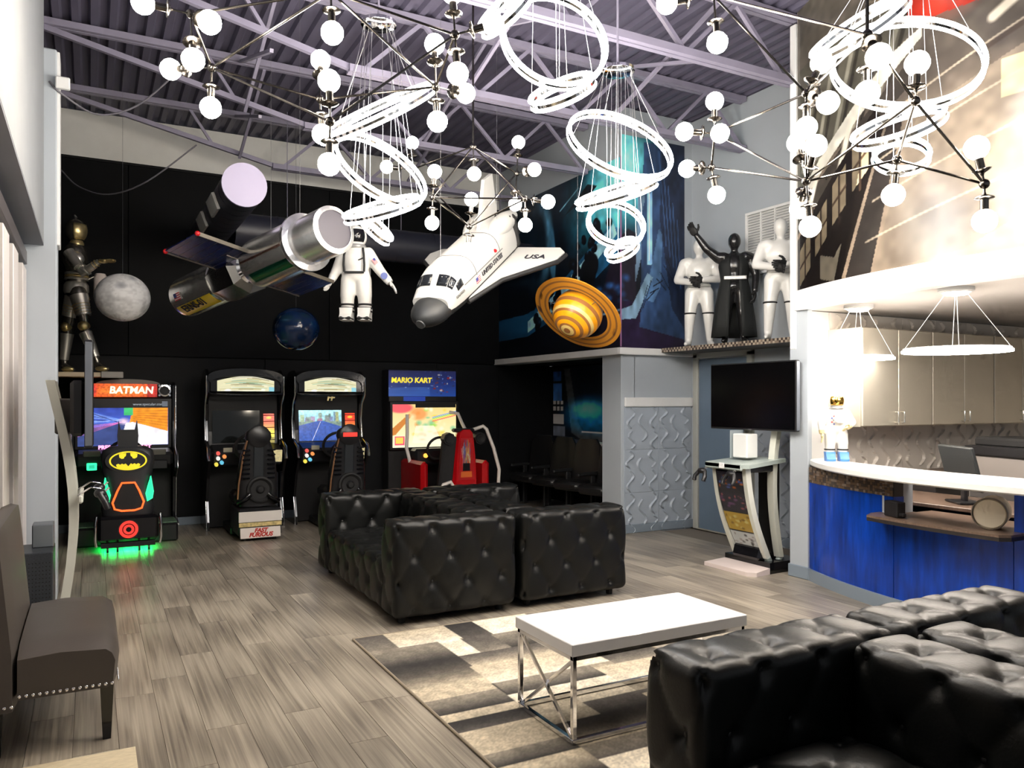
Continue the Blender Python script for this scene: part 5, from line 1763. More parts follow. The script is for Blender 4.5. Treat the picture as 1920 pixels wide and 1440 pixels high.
# ------------------------------------------------------------------ game kiosks with television
def kiosk(label, loc, rz, slim=False):
    t = thing('game_kiosk', label, 'game kiosk', loc, rz, 'television game kiosks')
    MK = pm('kiosk_pale', srgb(214, 216, 206), .38)
    MKG = pm('kiosk_tray', srgb(164, 176, 172), .3)
    # television
    tv = MB().box((0, -.19, 1.585), (1.06, .045, .625), bev=.006).build('television', M_plastic, t)
    MB().box((0, -.2135, 1.588), (1.035, .004, .595)).build('screen_glass', pm('tv_glass', (.002, .002, .0025), .16, spec=.15), tv)
    MB().box((0, -.13, 1.50), (.50, .08, .34), bev=.02).build('tv_rear', M_plastic, tv)
    for s in (-1, 1):
        MB().box((s * .5315, -.188, 1.585), (.006, .036, .60), bev=.002).build('side_trim', pm('tv_edge_grey', srgb(120, 126, 136), .35, .5), tv)
    MB().box((0, -.216, 1.279), (.04, .004, .008)).build('tv_logo_bar', M_chrome, tv)
    MB().box((0, -.055, 1.45), (.22, .10, .22), bev=.01).build('bracket', pm('bracket_grey', srgb(84, 80, 76), .5), t)
    # curved rails: back rails rise to the screen, front rails hold the tray
    for s in (-1, 1):
        pts = []
        for i in range(15):
            q = i / 14
            z = .12 + q * 1.55
            y = -.02 - .13 * math.sin(math.pi * min(1, q * .95 + .04)) + .06 * q if not slim else -.035 - .10 * math.sin(math.pi * q) ** 1.1 + .045 * q
            pts.append(Vector((s * .17, y, z)))
        secs = [[p + Vector((-.035, -.02, 0)), p + Vector((.035, -.02, 0)), p + Vector((.035, .03, 0)), p + Vector((-.035, .03, 0))] for p in pts]
        MB().loft(secs).build('back_rail', MK, t, 30)
        if slim:
            continue
        pts = []
        for i in range(13):
            q = i / 12
            pts.append(Vector((s * .19, -.20 - .26 * q - .05 * math.sin(math.pi * q), .12 + .84 * q)))
        secs = [[p + Vector((-.022, -.03, 0)), p + Vector((.022, -.03, 0)), p + Vector((.022, .03, 0)), p + Vector((-.022, .03, 0))] for p in pts]
        MB().loft(secs).build('front_rail', MK, t, 30)
        MB().tube([(s * .19, -.20, .13), (s * .19, -.17, .07), (s * .18, -.10, .05), (s * .17, -.03, .09), (s * .17, -.02, .13)], .032, 8).build('rail_bend', MKG, t, 60)
    if slim:
        # this one only carries two controllers on wire hooks and a low rear box
        for x in (-.25, .12):
            cg = MB()
            cg.ell((x, -.25, .98), (.05, .035, .028), 14, 8)
            cg.tube([(x - .035, -.25, .975), (x - .065, -.275, .93), (x - .06, -.29, .89)], .019, 8)
            cg.tube([(x + .035, -.25, .975), (x + .065, -.275, .93), (x + .06, -.29, .89)], .019, 8)
            cg.build('controller', M_plastic, t, 60)
            MB().tube([(x, -.13, .97), (x, -.20, 1.02), (x, -.25, 1.01), (x + .03, -.28, .99), (x + .03, -.30, 1.01)], .006, 6).build('controller_hook', M_chrome, t, 60)
        MB().box((0, -.145, .95), (.55, .03, .05), bev=.01).build('hook_bar', MK, t)
        MB().box((0, .05, .06), (.50, .34, .12), bev=.01).build('foot', M_plastic, t)
        return t
    # printed panel of four pictures
    c = Cv(40, 110, (.03, .03, .05), aspect=.36)
    r = np.random.RandomState(17)
    for k, cols in enumerate((((.85, .82, .76), (.15, .12, .10), (.6, .5, .45)), ((.80, .62, .20), (.95, .85, .5), (.5, .35, .1)), ((.45, .25, .40), (.75, .35, .35), (.1, .08, .14)), ((.9, .45, .15), (.35, .45, .75), (.1, .08, .12)))):
        b0 = .01 + k * .25
        c.rect(.02, b0, .98, b0 + .235, cols[0] if k < 2 else cols[2])
        for q in range(26):
            c.ell(r.uniform(.05, .95), b0 + r.uniform(.03, .20), r.uniform(.03, .12), r.uniform(.01, .03), cols[q % 3], .6, .8)
    picture('picture_panel', c, lambda s, tt: ((s - .5) * .33, -.215 - .27 * tt - .045 * np.sin(math.pi * tt), .16 + tt * .74), vcm('kiosk_print', .2, .25), t)
    MB().loft([[Vector((sx * .17, -.205 - .27 * q - .045 * math.sin(math.pi * q) + yy, .16 + q * .74)) for sx, yy in ((-1, 0), (1, 0), (1, .02), (-1, .02))] for q in [i / 8 for i in range(9)]]).build('panel_board', M_plastic, t, 30)
    # tray
    poly = [(-.27, -.50), (-.22, -.56), (.22, -.56), (.27, -.50), (.24, -.02), (-.24, -.02)]
    MB().prism(poly, 0, .035, lambda a, b, h: Vector((a, b, .985 + h + (b + .02) * -.02 - (.10 if b < -.4 else 0) * .5))).build('tray', MKG, t)
    MB().box((0, -.545, .955), (.46, .03, .06), bev=.01).build('tray_lip', MKG, t)
    MB().box((0, -.566, .96), (.06, .014, .05), bev=.003).build('tray_plate', M_wplastic, t)
    MB().box((0, -.28, .93), (.40, .40, .06), bev=.01).build('under_tray', M_plastic, t)
    # console box on the tray
    MB().box((-.02, -.26, 1.13), (.18, .14, .22), bev=.008).build('console_box', M_wplastic, t)
    MB().box((-.12, -.27, 1.14), (.008, .16, .26)).build('clear_guard', pm('clear_guard', srgb(150, 160, 165), .1), t)
    # hanging controllers
    for x in (-.21, .16):
        cg = MB()
        cg.ell((x, -.61, .90), (.05, .035, .028), 14, 8)
        cg.tube([(x - .035, -.61, .895), (x - .065, -.635, .85), (x - .06, -.65, .81)], .019, 8)
        cg.tube([(x + .035, -.61, .895), (x + .065, -.635, .85), (x + .06, -.65, .81)], .019, 8)
        skin = cg.build('controller', M_plastic, t, 60)
        MB().tube([(x, -.59, .91), (x, -.565, .93), (x, -.55, .92)], .006, 6).build('controller_hook', M_chrome, t, 60)
    # base
    MB().prism([(-.30, -.50), (.24, -.50), (.30, -.44), (.28, -.26), (-.28, -.26)], 0, .055, lambda a, b, h: Vector((a, b, h - (.02 if b < -.4 and h > .01 else 0)))).build('foot_plate', pm('foot_plate_pink', srgb(228, 214, 210), .4), t)
    MB().prism([(-.28, -.26), (.28, -.26), (.26, .16), (-.26, .16)], 0, .10, lambda a, b, h: Vector((a, b, h))).build('foot_rear', M_gloss, t)
    MB().box((0, -.20, .14), (.34, .16, .12), Matrix.Rotation(-.3, 3, 'X'), bev=.02).build('foot_hump', M_gloss, t)
    MB().box((0, .02, .55), (.20, .10, .90), bev=.02).build('spine', M_matte, t)
    return t


kiosk('television game kiosk standing in front of the blue grey door', (5.575, 5.33, 0), -math.pi / 2)
kiosk('television game kiosk seen edge on beside the left pier', (-.20, 5.66, 0), math.pi / 2, True)
t = thing('perforated_box', 'perforated grey metal box at the foot of the left pier', 'metal box', (-.325, 6.36, 0))
MP_ = pm('perforated_metal', srgb(78, 82, 88), .4, .5, var=.2, vscale=90)
MB().box((0, 0, .26), (.20, .40, .52), bev=.006).build('box_body', MP_, t)
MB().box((.03, .10, .60), (.13, .18, .16), bev=.006).build('box_top_unit', pm('perforated_light', srgb(130, 136, 142), .4, .4), t)
hole = MB().cyl((0, .0, 0), (0, -.002, 0), .004, n=6).mesh('hole', M_matte)
for i in range(9):
    for k in range(16):
        link('hole', hole, t, (-.08 + i * .02, -.2005, .06 + k * .026))

# ------------------------------------------------------------------ things that hang from the roof
M_wsuit = pm('white_suit', (.70, .69, .66), .55, bump=.25, bscale=22)
M_foil = pm('silver_foil', (.88, .88, .86), .24, .9, bump=.10, bscale=9)
M_hang = pm('hanging_wire', (.25, .25, .26), .4, .8)


def wire(t, pts):
    for p in pts:
        p = Vector(p)
        top = Vector((p.x, p.y, (4.95 - t.location.z) / t.scale.z))
        MB().cyl(p, top, .0016, n=5).build('wire', M_hang, t)


# moon, blue globe
t = thing('moon_model', 'hanging cratered white moon ball beside the chrome armour figure', 'moon model', at(230, 558, 8.0))
c = Cv(120, 70, (1.0, 1.0, 1.0))
c.noise(7, .16, 31); c.noise(16, .12, 32); c.noise(40, .08, 33)
r = np.random.RandomState(8)
for k in range(12):
    c.ell(r.uniform(.05, .95), r.uniform(.2, .8), r.uniform(.02, .06), r.uniform(.04, .11), (.60, .61, .64), .9, .7)
for k in range(50):
    c.ell(r.uniform(0, 1), r.uniform(.1, .9), .008, .014, (.88, .88, .88), .5, .7)
c.a[:, -1] = c.a[:, 0]


def ball(R_):
    return lambda s, tt: (R_ * np.sin(math.pi * tt) * np.cos(2 * math.pi * s), R_ * np.sin(math.pi * tt) * np.sin(2 * math.pi * s), -R_ * .93 * np.cos(math.pi * tt))


o = picture('moon_surface', c, ball(.26), vcm('moon_paint', .8), t)
o.data.polygons.foreach_set('use_smooth', [True] * len(o.data.polygons))
wire(t, [(0, 0, .24)])
t = thing('globe_model', 'hanging dark blue glossy globe below the satellite', 'globe', at(555, 617, 8.4))
c = Cv(120, 70, (.05, .14, .28))
c.noise(5, .35, 41)
for k in range(26):
    c.ell(r.uniform(0, 1), r.uniform(.15, .85), r.uniform(.02, .07), r.uniform(.03, .10), (.10, .20, .26), .8, .8)
for k in range(12):
    c.ell(r.uniform(0, 1), r.uniform(.1, .9), .05, .02, (.30, .45, .58), .9, .6)
c.a[:, -1] = c.a[:, 0]
o = picture('globe_surface', c, ball(.245), vcm('globe_paint', .14), t)
o.data.polygons.foreach_set('use_smooth', [True] * len(o.data.polygons))
wire(t, [(0, 0, .24)])

# ringed planet
t = thing('ringed_planet', 'hanging orange striped planet model with a tilted ring', 'planet model', at(1083, 588, 7.8))
ph = math.radians(-32)
ax = cdir(math.sin(ph) * .86, -math.cos(ph) * .86, .50)
SM = [pm('planet_orange', srgb(240, 160, 20), .28), pm('planet_brown', srgb(150, 98, 52), .3), pm('planet_cream', srgb(226, 196, 120), .3)]
mb = MB()
R_ = .25
edges = [(-90, 0), (-62, 1), (-50, 0), (-36, 0), (-26, 1), (-12, 0), (4, 1), (14, 0), (26, 2), (34, 1), (40, 0), (52, 1), (60, 0), (69, 1), (74, 2), (82, 1), (90, 1)]
for (a0, m0), (a1, _) in zip(edges[:-1], edges[1:]):
    k = max(1, int((a1 - a0) / 5))
    mb2 = [(max(R_ * math.cos(math.radians(a0 + (a1 - a0) * i / k)), 0.0), R_ * math.sin(math.radians(a0 + (a1 - a0) * i / k))) for i in range(k + 1)]
    x, y, z = frame_z(ax)
    n = 48
    vs = [z * h + x * (rr * math.cos(2 * math.pi * i / n)) + y * (rr * math.sin(2 * math.pi * i / n)) for rr, h in mb2 for i in range(n)]
    fs = [(j * n + i, j * n + (i + 1) % n, (j + 1) * n + (i + 1) % n, (j + 1) * n + i) for j in range(k) for i in range(n)]
    mb.add(vs, fs, m0)
mb.build('planet_body', SM, t, 60)
RM = [pm('ring_orange', srgb(206, 138, 40), .4), pm('ring_brown', srgb(140, 92, 46), .45)]
mb = MB()
rad = [.325, .345, .365, .385, .41, .43, .465]
for i in range(len(rad) - 1):
    mb.lathe([(rad[i], -.006), (rad[i + 1], -.006), (rad[i + 1], .006), (rad[i], .006), (rad[i], -.006)], 64, (0, 0, 0), ax, mi=(0, 1, 0, 0, 1, 0)[i])
mb.build('planet_ring', RM, t, 40)
x, y, z = frame_z(ax)
for q in range(3):
    a = q * 2.1 + .4
    d_ = x * math.cos(a) + y * math.sin(a)
    MB().cyl(d_ * .245, d_ * .33, .004, n=6).build('ring_strut', M_hang, t)
wire(t, [(0, 0, .22)])

# space telescope
pf, pt_ = at(628, 430, 6.3), at(352, 557, 7.9)
mid = (pf + pt_) / 2
t = thing('space_telescope', 'hanging silver foil space telescope with two blue solar panels', 'satellite', mid)
ax = (pf - pt_).normalized()
L = (pf - pt_).length
o0 = pt_ - mid
MB().lathe([(0, 0), (0.186, 0), (0.198, .008), (0.198, .30 * L), (0, .30 * L)], 40, o0, ax).build('tail_tube', M_foil, t, 35)
MB().lathe([(0.000, .30 * L), (0.202, .30 * L), (0.240, .36 * L), (0.228, .47 * L), (0.120, .50 * L), (0, .50 * L)], 8, o0, ax).build('equipment_bay', pm('foil_grey', (.42, .42, .41), .22, 1.0), t, 25)
MB().lathe([(0, .48 * L), (0.154, .48 * L), (0.154, .49 * L), (0.134, .50 * L), (0.134, .525 * L), (0.154, .535 * L), (0.154, .55 * L), (0, .55 * L)], 36, o0, ax).build('collar', M_chrome, t, 35)
MB().lathe([(0, .55 * L), (0.214, .55 * L), (0.218, .56 * L), (0.218, .83 * L), (0, .83 * L)], 44, o0, ax).build('main_tube', M_foil, t, 35)
MB().lathe([(0.180, .825 * L), (0.240, .825 * L), (0.246, .83 * L), (0.246, .845 * L), (0.180, .85 * L)], 44, o0, ax).build('flange', pm('clear_flange', (.5, .5, .52), .15, .8), t, 35)
MB().lathe([(0, .83 * L), (0.198, .83 * L), (0.198, .995 * L), (.168, L), (.160, L), (0.190, .99 * L), (0, .99 * L)], 44, o0, ax).build('front_tube', M_foil, t, 35)
MB().lathe([(0, .992 * L), (0.192, .992 * L), (0.192, .996 * L), (0, .996 * L)], 40, o0, ax).build('aperture_disc', pm('disc_grey', srgb(58, 55, 64), .5), t, 35)
wv = cdir(.72, -.18, -.70)
wv = (wv - ax * wv.dot(ax)).normalized()
nv = ax.cross(wv).normalized()
M_fr = pm('panel_frame_grey', srgb(96, 90, 80), .4, .6)
M_solar = pm('solar_blue', srgb(18, 32, 84), .25)
for s in (-1, 1):
    cpos = o0 + ax * (.53 * L) + wv * (s * .44) - ax * .08
    R3 = Matrix((ax, wv, nv)).transposed()
    MB().box(cpos, (.56, .48, .012), R3).build('solar_panel', M_solar, t)
    for k in range(6):
        MB().box(cpos + wv * (-.20 + k * .08), (.56, .003, .014), R3).build('panel_line', M_fr, t)
    for e in (-1, 1):
        MB().box(cpos + ax * (e * .285), (.010, .48, .034), R3).build('panel_frame', M_fr, t)
        if s < 0:
            MB().ell(cpos + ax * (e * .285) + wv * (s * .23), .022, 10, 8).build('red_cap', M_red, t, 60)
    MB().cyl(o0 + ax * (.53 * L) + wv * (s * .10), o0 + ax * (.53 * L) + wv * (s * .30), .012, n=8).build('panel_arm', M_chrome, t)
dp = (wv * -.42 + nv * .9).normalized()
if dp.dot(mid) > 0:
    dp = -dp
cv_ = (Vector((0, 0, CAMH)) - mid)
cv_ = (cv_ - ax * cv_.dot(ax)).normalized()
tn = ax.cross(cv_)


def on_tube(rad_, h, ang):
    return o0 + ax * h + (cv_ * math.cos(ang) + tn * math.sin(ang)) * rad_


sgn = 1 if (tn.z > 0) else -1
for a0, a1, h0, h1, nm_, m_ in ((-.95, -.25, .02 * L, .28 * L, 'yellow_band', pm('band_yellow', srgb(236, 206, 40), .3, .1)), (.30, .38, .56 * L, .83 * L, 'copper_pipe', pm('copper', (.8, .45, .35), .25, 1.0)), (-.62, -.2, .58 * L, .82 * L, 'green_band', pm('band_green', srgb(20, 84, 66), .2, .7))):
    secs = []
    for i in range(7):
        a = sgn * (a0 + (a1 - a0) * i / 6)
        rad_ = .199 if h1 < .5 * L else .2195
        secs.append([on_tube(rad_, h0, a), on_tube(rad_ + .003, h0, a), on_tube(rad_ + .003, h1, a), on_tube(rad_, h1, a)])
    MB().loft(secs).build(nm_, m_, t, 40)
a = sgn * -.48
cc = on_tube(.208, .14 * L, a)
rn = (cv_ * math.cos(a) + tn * math.sin(a))
up_ = rn.cross(ax)
xd = ax if ax.dot(RT) > 0 else -ax
yd = rn.cross(xd)
if yd.z < 0:
    yd = -yd
lettering('ERNS-01', .115, M_matte, t, cc, xd, xd.cross(yd).cross(xd) if False else yd, .002, .002)
cc = on_tube(.203, .07 * L, sgn * .22)
rn = (cv_ * math.cos(sgn * .22) + tn * math.sin(sgn * .22))
yd = rn.cross(xd)
yd = yd if yd.z > 0 else -yd
R3 = Matrix((xd, yd, xd.cross(yd))).transposed()


def flag(t, cc, R3, w):
    MB().box(cc, (w, w * .6, .002), R3).build('flag_field', pm('flag_white', (.85, .85, .85), .5), t)
    for k in range(4):
        MB().box(cc + R3 @ Vector((0, w * (-.255 + k * .17), .0012)), (w, w * .085, .002), R3).build('flag_stripe', pm('flag_red', (.6, .03, .04), .5), t)
    MB().box(cc + R3 @ Vector((-w * .28, w * .13, .002)), (w * .44, w * .34, .002), R3).build('flag_canton', pm('flag_blue', (.03, .05, .25), .5), t)


flag(t, cc, R3, .12)
wire(t, [o0 + ax * (.62 * L) + Vector((0, 0, .2)), o0 + ax * (.80 * L) + Vector((0, 0, .2))])


# ------------------------------------------------------------------ hands and suits
def hand(mb, wrist, d, side, s=1.0, curl=.5):
    """a palm with four unequal bent fingers and a thumb; d points along the hand, side towards the thumb"""
    w, d, sd = Vector(wrist), Vector(d).normalized(), Vector(side).normalized()
    sd = (sd - d * sd.dot(d)).normalized()
    nn = d.cross(sd)
    pc = w + d * .045 * s
    R3 = Matrix((sd, nn, d)).transposed()
    mb.ell(pc, (.040 * s, .017 * s, .050 * s), 14, 8, R3)
    for k, ln in enumerate((.062, .072, .067, .052)):
        b = w + d * .080 * s + sd * ((.027 - .018 * k) * s)
        p1 = b + (d * math.cos(curl * .5) + nn * math.sin(curl * .5)) * ln * .5 * s
        p2 = p1 + (d * math.cos(curl * 1.3) + nn * math.sin(curl * 1.3)) * ln * .45 * s
        mb.tube([b, p1, p2], [.0105 * s, .010 * s, .0075 * s], 8)
    b = w + d * .030 * s + sd * .034 * s
    p1 = b + (d * .6 + sd * .7 + nn * .3).normalized() * .035 * s
    p2 = p1 + (d * .85 + sd * .3 + nn * .4).normalized() * .028 * s
    mb.tube([b, p1, p2], [.0125 * s, .011 * s, .008 * s], 8)


def astronaut(t, s, arms, m_visor, m_boot, m_glove, pack):
    """suited figure of height s, facing local -Y; arms: ((shoulder, elbow, wrist), ...) in unit height"""
    V3 = lambda p: Vector(p) * s
    limbs = []
    for sx in (-1, 1):
        limbs += [(V3((sx * .075, 0, .42)), V3((sx * .088, -.012, .25)), .085 * s, .076 * s), (V3((sx * .088, -.012, .25)), V3((sx * .092, 0, .10)), .074 * s, .066 * s)]
    for a in arms:
        limbs += [(V3(a[0]), V3(a[1]), .066 * s, .056 * s), (V3(a[1]), V3(a[2]), .055 * s, .044 * s)]
    blobs = [(V3((0, 0, .60)), (.145 * s, .105 * s, .16 * s)), (V3((0, 0, .47)), (.145 * s, .10 * s, .09 * s)), (V3((0, 0, .70)), (.13 * s, .10 * s, .07 * s))]
    skinbody('suit', limbs, blobs, M_wsuit, t, .016 * s, 5)
    MB().lathe([(.085 * s, .745 * s), (.100 * s, .75 * s), (.104 * s, .765 * s), (.095 * s, .78 * s), (.08 * s, .78 * s)], 28).build('neck_ring', pm('ring_grey', srgb(190, 190, 190), .3, .6), t, 40)
    MB().ell(V3((0, .005, .865)), (.108 * s, .112 * s, .118 * s), 26, 18).build('helmet', pm('helmet_white', (.82, .82, .80), .25), t, 60)
    mb = MB()
    secs = []
    for j in range(9):
        el = math.radians(-32 + j * 8.2)
        ring = []
        for i in range(15):
            az = math.radians(-62 + i * 124 / 14)
            k = 1.03
            ring.append(V3((.108 * k * math.cos(el) * math.sin(az), .005 - .114 * k * math.cos(el) * math.cos(az), .865 + .118 * k * math.sin(el))))
        secs.append(ring)
    mb.loft(secs, closed=False, cap=False)
    vis = mb.build('visor', m_visor, t, 60)
    sm = vis.modifiers.new('thick', 'SOLIDIFY')
    sm.thickness = .012 * s
    mb = MB()
    for sx in (-1, 1):
        MB().loft([[V3((sx * .092 + dx * w, -.02 + dy, z)) for dx, dy in ((-1, .075), (-1, -.075 * f), (0, -.09 * f), (1, -.075 * f), (1, .075), (0, .085))] for z, w, f in ((0, .058, 1.3), (.03, .062, 1.35), (.055, .060, 1.1), (.075, .062, .85), (.13, .066, .75))]).build('boot', m_boot, t, 40)
        MB().lathe([(.070 * s, .0), (.076 * s, .004 * s), (.076 * s, .016 * s), (.070 * s, .020 * s)], 20, V3((sx * .09, -.005, .155))).build('boot_strap', M_matte, t, 40)
    for a, sd in zip(arms, (1, -1)):
        d = (Vector(a[2]) - Vector(a[1])).normalized()
        mb = MB()
        hand(mb, V3(a[2]) + d * .012 * s, d, (0, -1, .3), s * 1.05, .35)
        mb.cyl(V3(a[2]) - d * .02 * s, V3(a[2]) + d * .03 * s, .046 * s, .036 * s, 16)
        mb.build('glove', m_glove, t, 60)
    MB().box(V3((0, .135, .62)), (.24 * s, .12 * s, .30 * s), bev=.03 * s).build('backpack', M_wsuit, t)
    if pack:
        MB().box(V3((0, -.115, .60)), (.12 * s, .04 * s, .09 * s), bev=.012 * s).build('chest_pack', M_wsuit, t)
        for k, col in enumerate(((.6, .05, .05), (.05, .08, .3), (.05, .05, .05), (.6, .05, .05), (.05, .08, .3))):
            MB().cyl(V3((-.055 - (k % 2) * .03, -.10, .645 - k * .028)), V3((-.055 - (k % 2) * .03, -.122, .645 - k * .028)), .011 * s, n=10).build('hose_port', pm('port_%d' % (k % 3), col, .4), t)
        MB().tube([V3(p) for p in ((-.07, -.11, .62), (-.02, -.15, .56), (.06, -.13, .55), (.10, -.08, .60))], .012 * s, 8).build('hose', M_wsuit, t, 60)


t = thing('hanging_astronaut', 'white astronaut suit with black visor hanging beside the silver telescope', 'astronaut', at(668, 602, 7.7), -YAW)
S = .955
astronaut(t, S, (((.125, 0, .695), (.235, -.02, .53), (.335, -.04, .41)), ((-.125, 0, .695), (-.20, .02, .54), (-.24, -.02, .44))), M_gloss, pm('boot_white', (.72, .72, .70), .5), pm('glove_white', (.74, .74, .72), .5), False)
for sx in (-1, 1):
    MB().tube([Vector(p) * S for p in ((sx * .085, -.085, .735), (sx * .10, -.118, .66), (sx * .105, -.118, .56), (sx * .10, -.105, .49))], .011, 8).build('harness_strap', M_matte, t, 60)
    for k in range(2):
        MB().lathe([(.072 * S, 0), (.077 * S, .004), (.077 * S, .014), (.072 * S, .018)], 18, Vector((sx * .091, -.006, .085 + k * .035)) * S).build('boot_strap', M_matte, t, 40)
    MB().box(Vector((sx * .092, -.055, .018)) * S, (.125 * S, .17 * S, .034 * S), bev=.012).build('sole', M_matte, t)
MB().box(Vector((0, -.11, .485)) * S, (.20 * S, .02 * S, .022 * S), bev=.004).build('belt', M_matte, t)
MB().cyl(Vector((.30, -.085, .45)) * S, Vector((.302, -.097, .45)) * S, .035 * S, n=20).build('round_patch', pm('patch_blue', (.03, .06, .30), .4), t)
flag(t, Vector((.205, -.085, .60)) * S, Matrix.Rotation(math.radians(90), 3, 'X') @ Matrix.Rotation(-.9, 3, 'Z'), .06)
MB().box(Vector((.07, -.112, .62)) * S, (.06 * S, .01, .010), Matrix.Rotation(-.4, 3, 'Y')).build('name_strip', M_matte, t)
wire(t, [(-.06, .03, .93), (.06, .03, .93)])

cp = at(1565, 866, 6.45)
t = thing('astronaut_statue', 'small white astronaut statue with gold visor standing on the white counter', 'statue', (5.50, 4.50, 1.041), -YAW - .15)
astronaut(t, .58, (((.135, 0, .69), (.215, -.03, .55), (.13, -.15, .50)), ((-.135, 0, .69), (-.205, .0, .55), (-.205, -.04, .42))), pm('gold_visor', (.9, .55, .12), .12, 1.0), pm('boot_blue', srgb(70, 130, 200), .4), pm('glove_tan', srgb(200, 186, 140), .6), True)

# ------------------------------------------------------------------ space shuttle model
t = thing('shuttle_model', 'hanging white space shuttle model with black nose in front of the mural', 'shuttle model', at(872, 506, 7.2))
t.scale = (1.09, 1.09, 1.09)
f = Vector((-.44, -.42, .79))
u_ = Vector((-.30, .80, .52))
fx = cdir_at(t.location, *f)
uz = cdir_at(t.location, *u_)
uz = (uz - fx * uz.dot(fx)).normalized()
wy = uz.cross(fx)
if wy.dot(RT) < 0:
    wy = -wy
R3 = Matrix((fx, wy, uz)).transposed()
if R3.determinant() < 0:
    pass
# local: x to the nose, y to the right wing in view, z up
Q = lambda x, y, z: fx * x + wy * y + uz * z
M_shut = pm('shuttle_white', (.52, .52, .505), .5, bump=.05, bscale=30)
M_belly = pm('shuttle_black', (.012, .012, .013), .55)


def sect(x, w, zt, zb, frm, to, n=15):
    """arc of a shuttle section from angle frm to to (0 = right, 90 = top)"""
    out = []
    for i in range(n):
        a = math.radians(frm + (to - frm) * i / (n - 1))
        cs, sn = math.cos(a), math.sin(a)
        yy = w * (abs(cs) ** .55) * (1 if cs >= 0 else -1)
        zz = (zt if sn >= 0 else zb) * (abs(sn) ** .75) * (1 if sn >= 0 else -1)
        out.append(Q(x, yy, zz))
    return out


st = [(-.72, .185, .20, .14), (-.60, .20, .215, .15), (-.2, .20, .205, .155), (.22, .20, .200, .155), (.34, .198, .195, .155), (.42, .195, .172, .155), (.54, .182, .085, .150), (.62, .160, .050, .140)]
HULL = lambda x, k: float(np.interp(x, [q[0] for q in st], [q[k] for q in st]))
mb = MB()
mb.loft([sect(x, w, zt, zb, -22, 202, 21) for x, w, zt, zb in st], closed=True)
mb.build('fuselage', M_shut, t, 45)
mb = MB()
mb.loft([sect(x, w * 1.004, zt, zb * 1.004, -22, -158, 15) for x, w, zt, zb in st], closed=True)
mb.build('belly', M_belly, t, 45)
MB().ell(Q(.600, 0, -.060), (.225, .162, .112), 30, 20, R3).build('nose_cap', pm('nose_dark', srgb(34, 36, 38), .5), t, 60)
MB().cyl(Q(.806, 0, -.080), Q(.826, 0, -.083), .040, .036, 24).build('nose_disc', pm('nose_disc', srgb(56, 58, 60), .5), t, 40)
# cockpit panes follow the hull
for x0, x1, a0, a1 in ((.435, .515, 34, 60), (.435, .515, 63, 88), (.435, .515, 92, 117), (.435, .515, 120, 146), (.385, .470, 10, 29), (.385, .470, 151, 170)):
    secs = []
    for i in range(4):
        x = x0 + (x1 - x0) * i / 3
        secs.append([p + uz * .005 + fx * .006 + (wy * (.005 if a0 < 30 else (-.005 if a0 > 150 else 0))) for p in sect(x, HULL(x, 1), HULL(x, 2), HULL(x, 3), a0, a1, 6)])
    o = MB().loft(secs, closed=False, cap=False).build('cockpit_window', M_glass, t, 50)
    o.modifiers.new('thick', 'SOLIDIFY').thickness = .006
for s in (-1, 1):
    # delta wing with black leading edge
    wing = [(.34, .18), (-.05, .30), (-.42, .66), (-.56, .68), (-.66, .60), (-.68, .18)]
    MB().prism([(a, s * b) for a, b in wing], -.118, -.090, lambda a, b, h: Q(a, b, h)).build('wing', M_shut, t)
    MB().prism([(a, s * b) for a, b in wing], -.142, -.119, lambda a, b, h: Q(a, b, h)).build('wing_underside', M_belly, t)
    MB().tube([Q(a, s * b, -.116) for a, b in [(.36, .185), (-.05, .305), (-.42, .668), (-.56, .688)]], .020, 8).build('leading_edge', M_belly, t, 60)
    # engine pods
    secs = []
    for q in range(9):
        kx = q / 8
        rr = .095 * math.sin(math.pi * min(.85, kx * .8 + .08)) ** .7
        secs.append([Q(-.34 - .46 * kx, s * .12 + rr * math.cos(2 * math.pi * i / 16), .17 + rr * .9 * math.sin(2 * math.pi * i / 16)) for i in range(16)])
    MB().loft(secs).build('engine_pod', M_shut, t, 60)
    MB().lathe([(.03, 0), (.065, .10), (.068, .10), (.04, 0)], 20, Q(-.74, s * .09, .02), -fx).build('nozzle', M_matte, t, 40)
    for k in range(3):
        MB().ell(Q(-.62 - .04 * k, s * (.185 + .012 * k), .22 - .02 * k), (.012, .012, .012), 8, 6).build('thruster_port', M_matte, t)
MB().lathe([(.03, 0), (.065, .10), (.068, .10), (.04, 0)], 20, Q(-.74, 0, .13), -fx).build('nozzle', M_matte, t, 40)
MB().prism([(-.34, .19), (-.62, .56), (-.78, .56), (-.72, .19)], -.016, .016, lambda a, b, h: Q(a, h, b)).build('tail_fin', M_shut, t)
MB().box(Q(-.68, 0, .07), (.06, .42, .30), R3, bev=.02).build('aft_bulkhead', M_belly, t)
for x in (.16, -.30):
    pts = [p + (p - Q(x, 0, 0)).normalized() * .001 for p in sect(x, .20, .200 if x > 0 else .207, .15, 5, 175, 21)]
    MB().tube(pts, .003, 6).build('bay_seam', pm('seam_grey', srgb(90, 90, 92), .6), t)
MB().bar(Q(.38, .203, .045), Q(-.34, .207, .045), .004, .004).build('bay_seam', pm('seam_grey', srgb(90, 90, 92), .6), t)
ML = pm('shuttle_letters', (.02, .02, .03), .5)
lettering('USA', .11, ML, t, Q(-.46, .44, -.088), wy, -fx, .002, .002)
lettering('UNITED STATES', .056, ML, t, Q(-.12, .2035, -.005), -fx, uz, .002, .001)
flag(t, Q(.16, .204, -.01), Matrix((-fx, uz, (-fx).cross(uz))).transposed(), .08)
lettering('GALAXIA', .034, pm('letters_grey', srgb(110, 110, 108), .5), t, Q(.46, .196, .005), -fx, uz, .002, .0005)
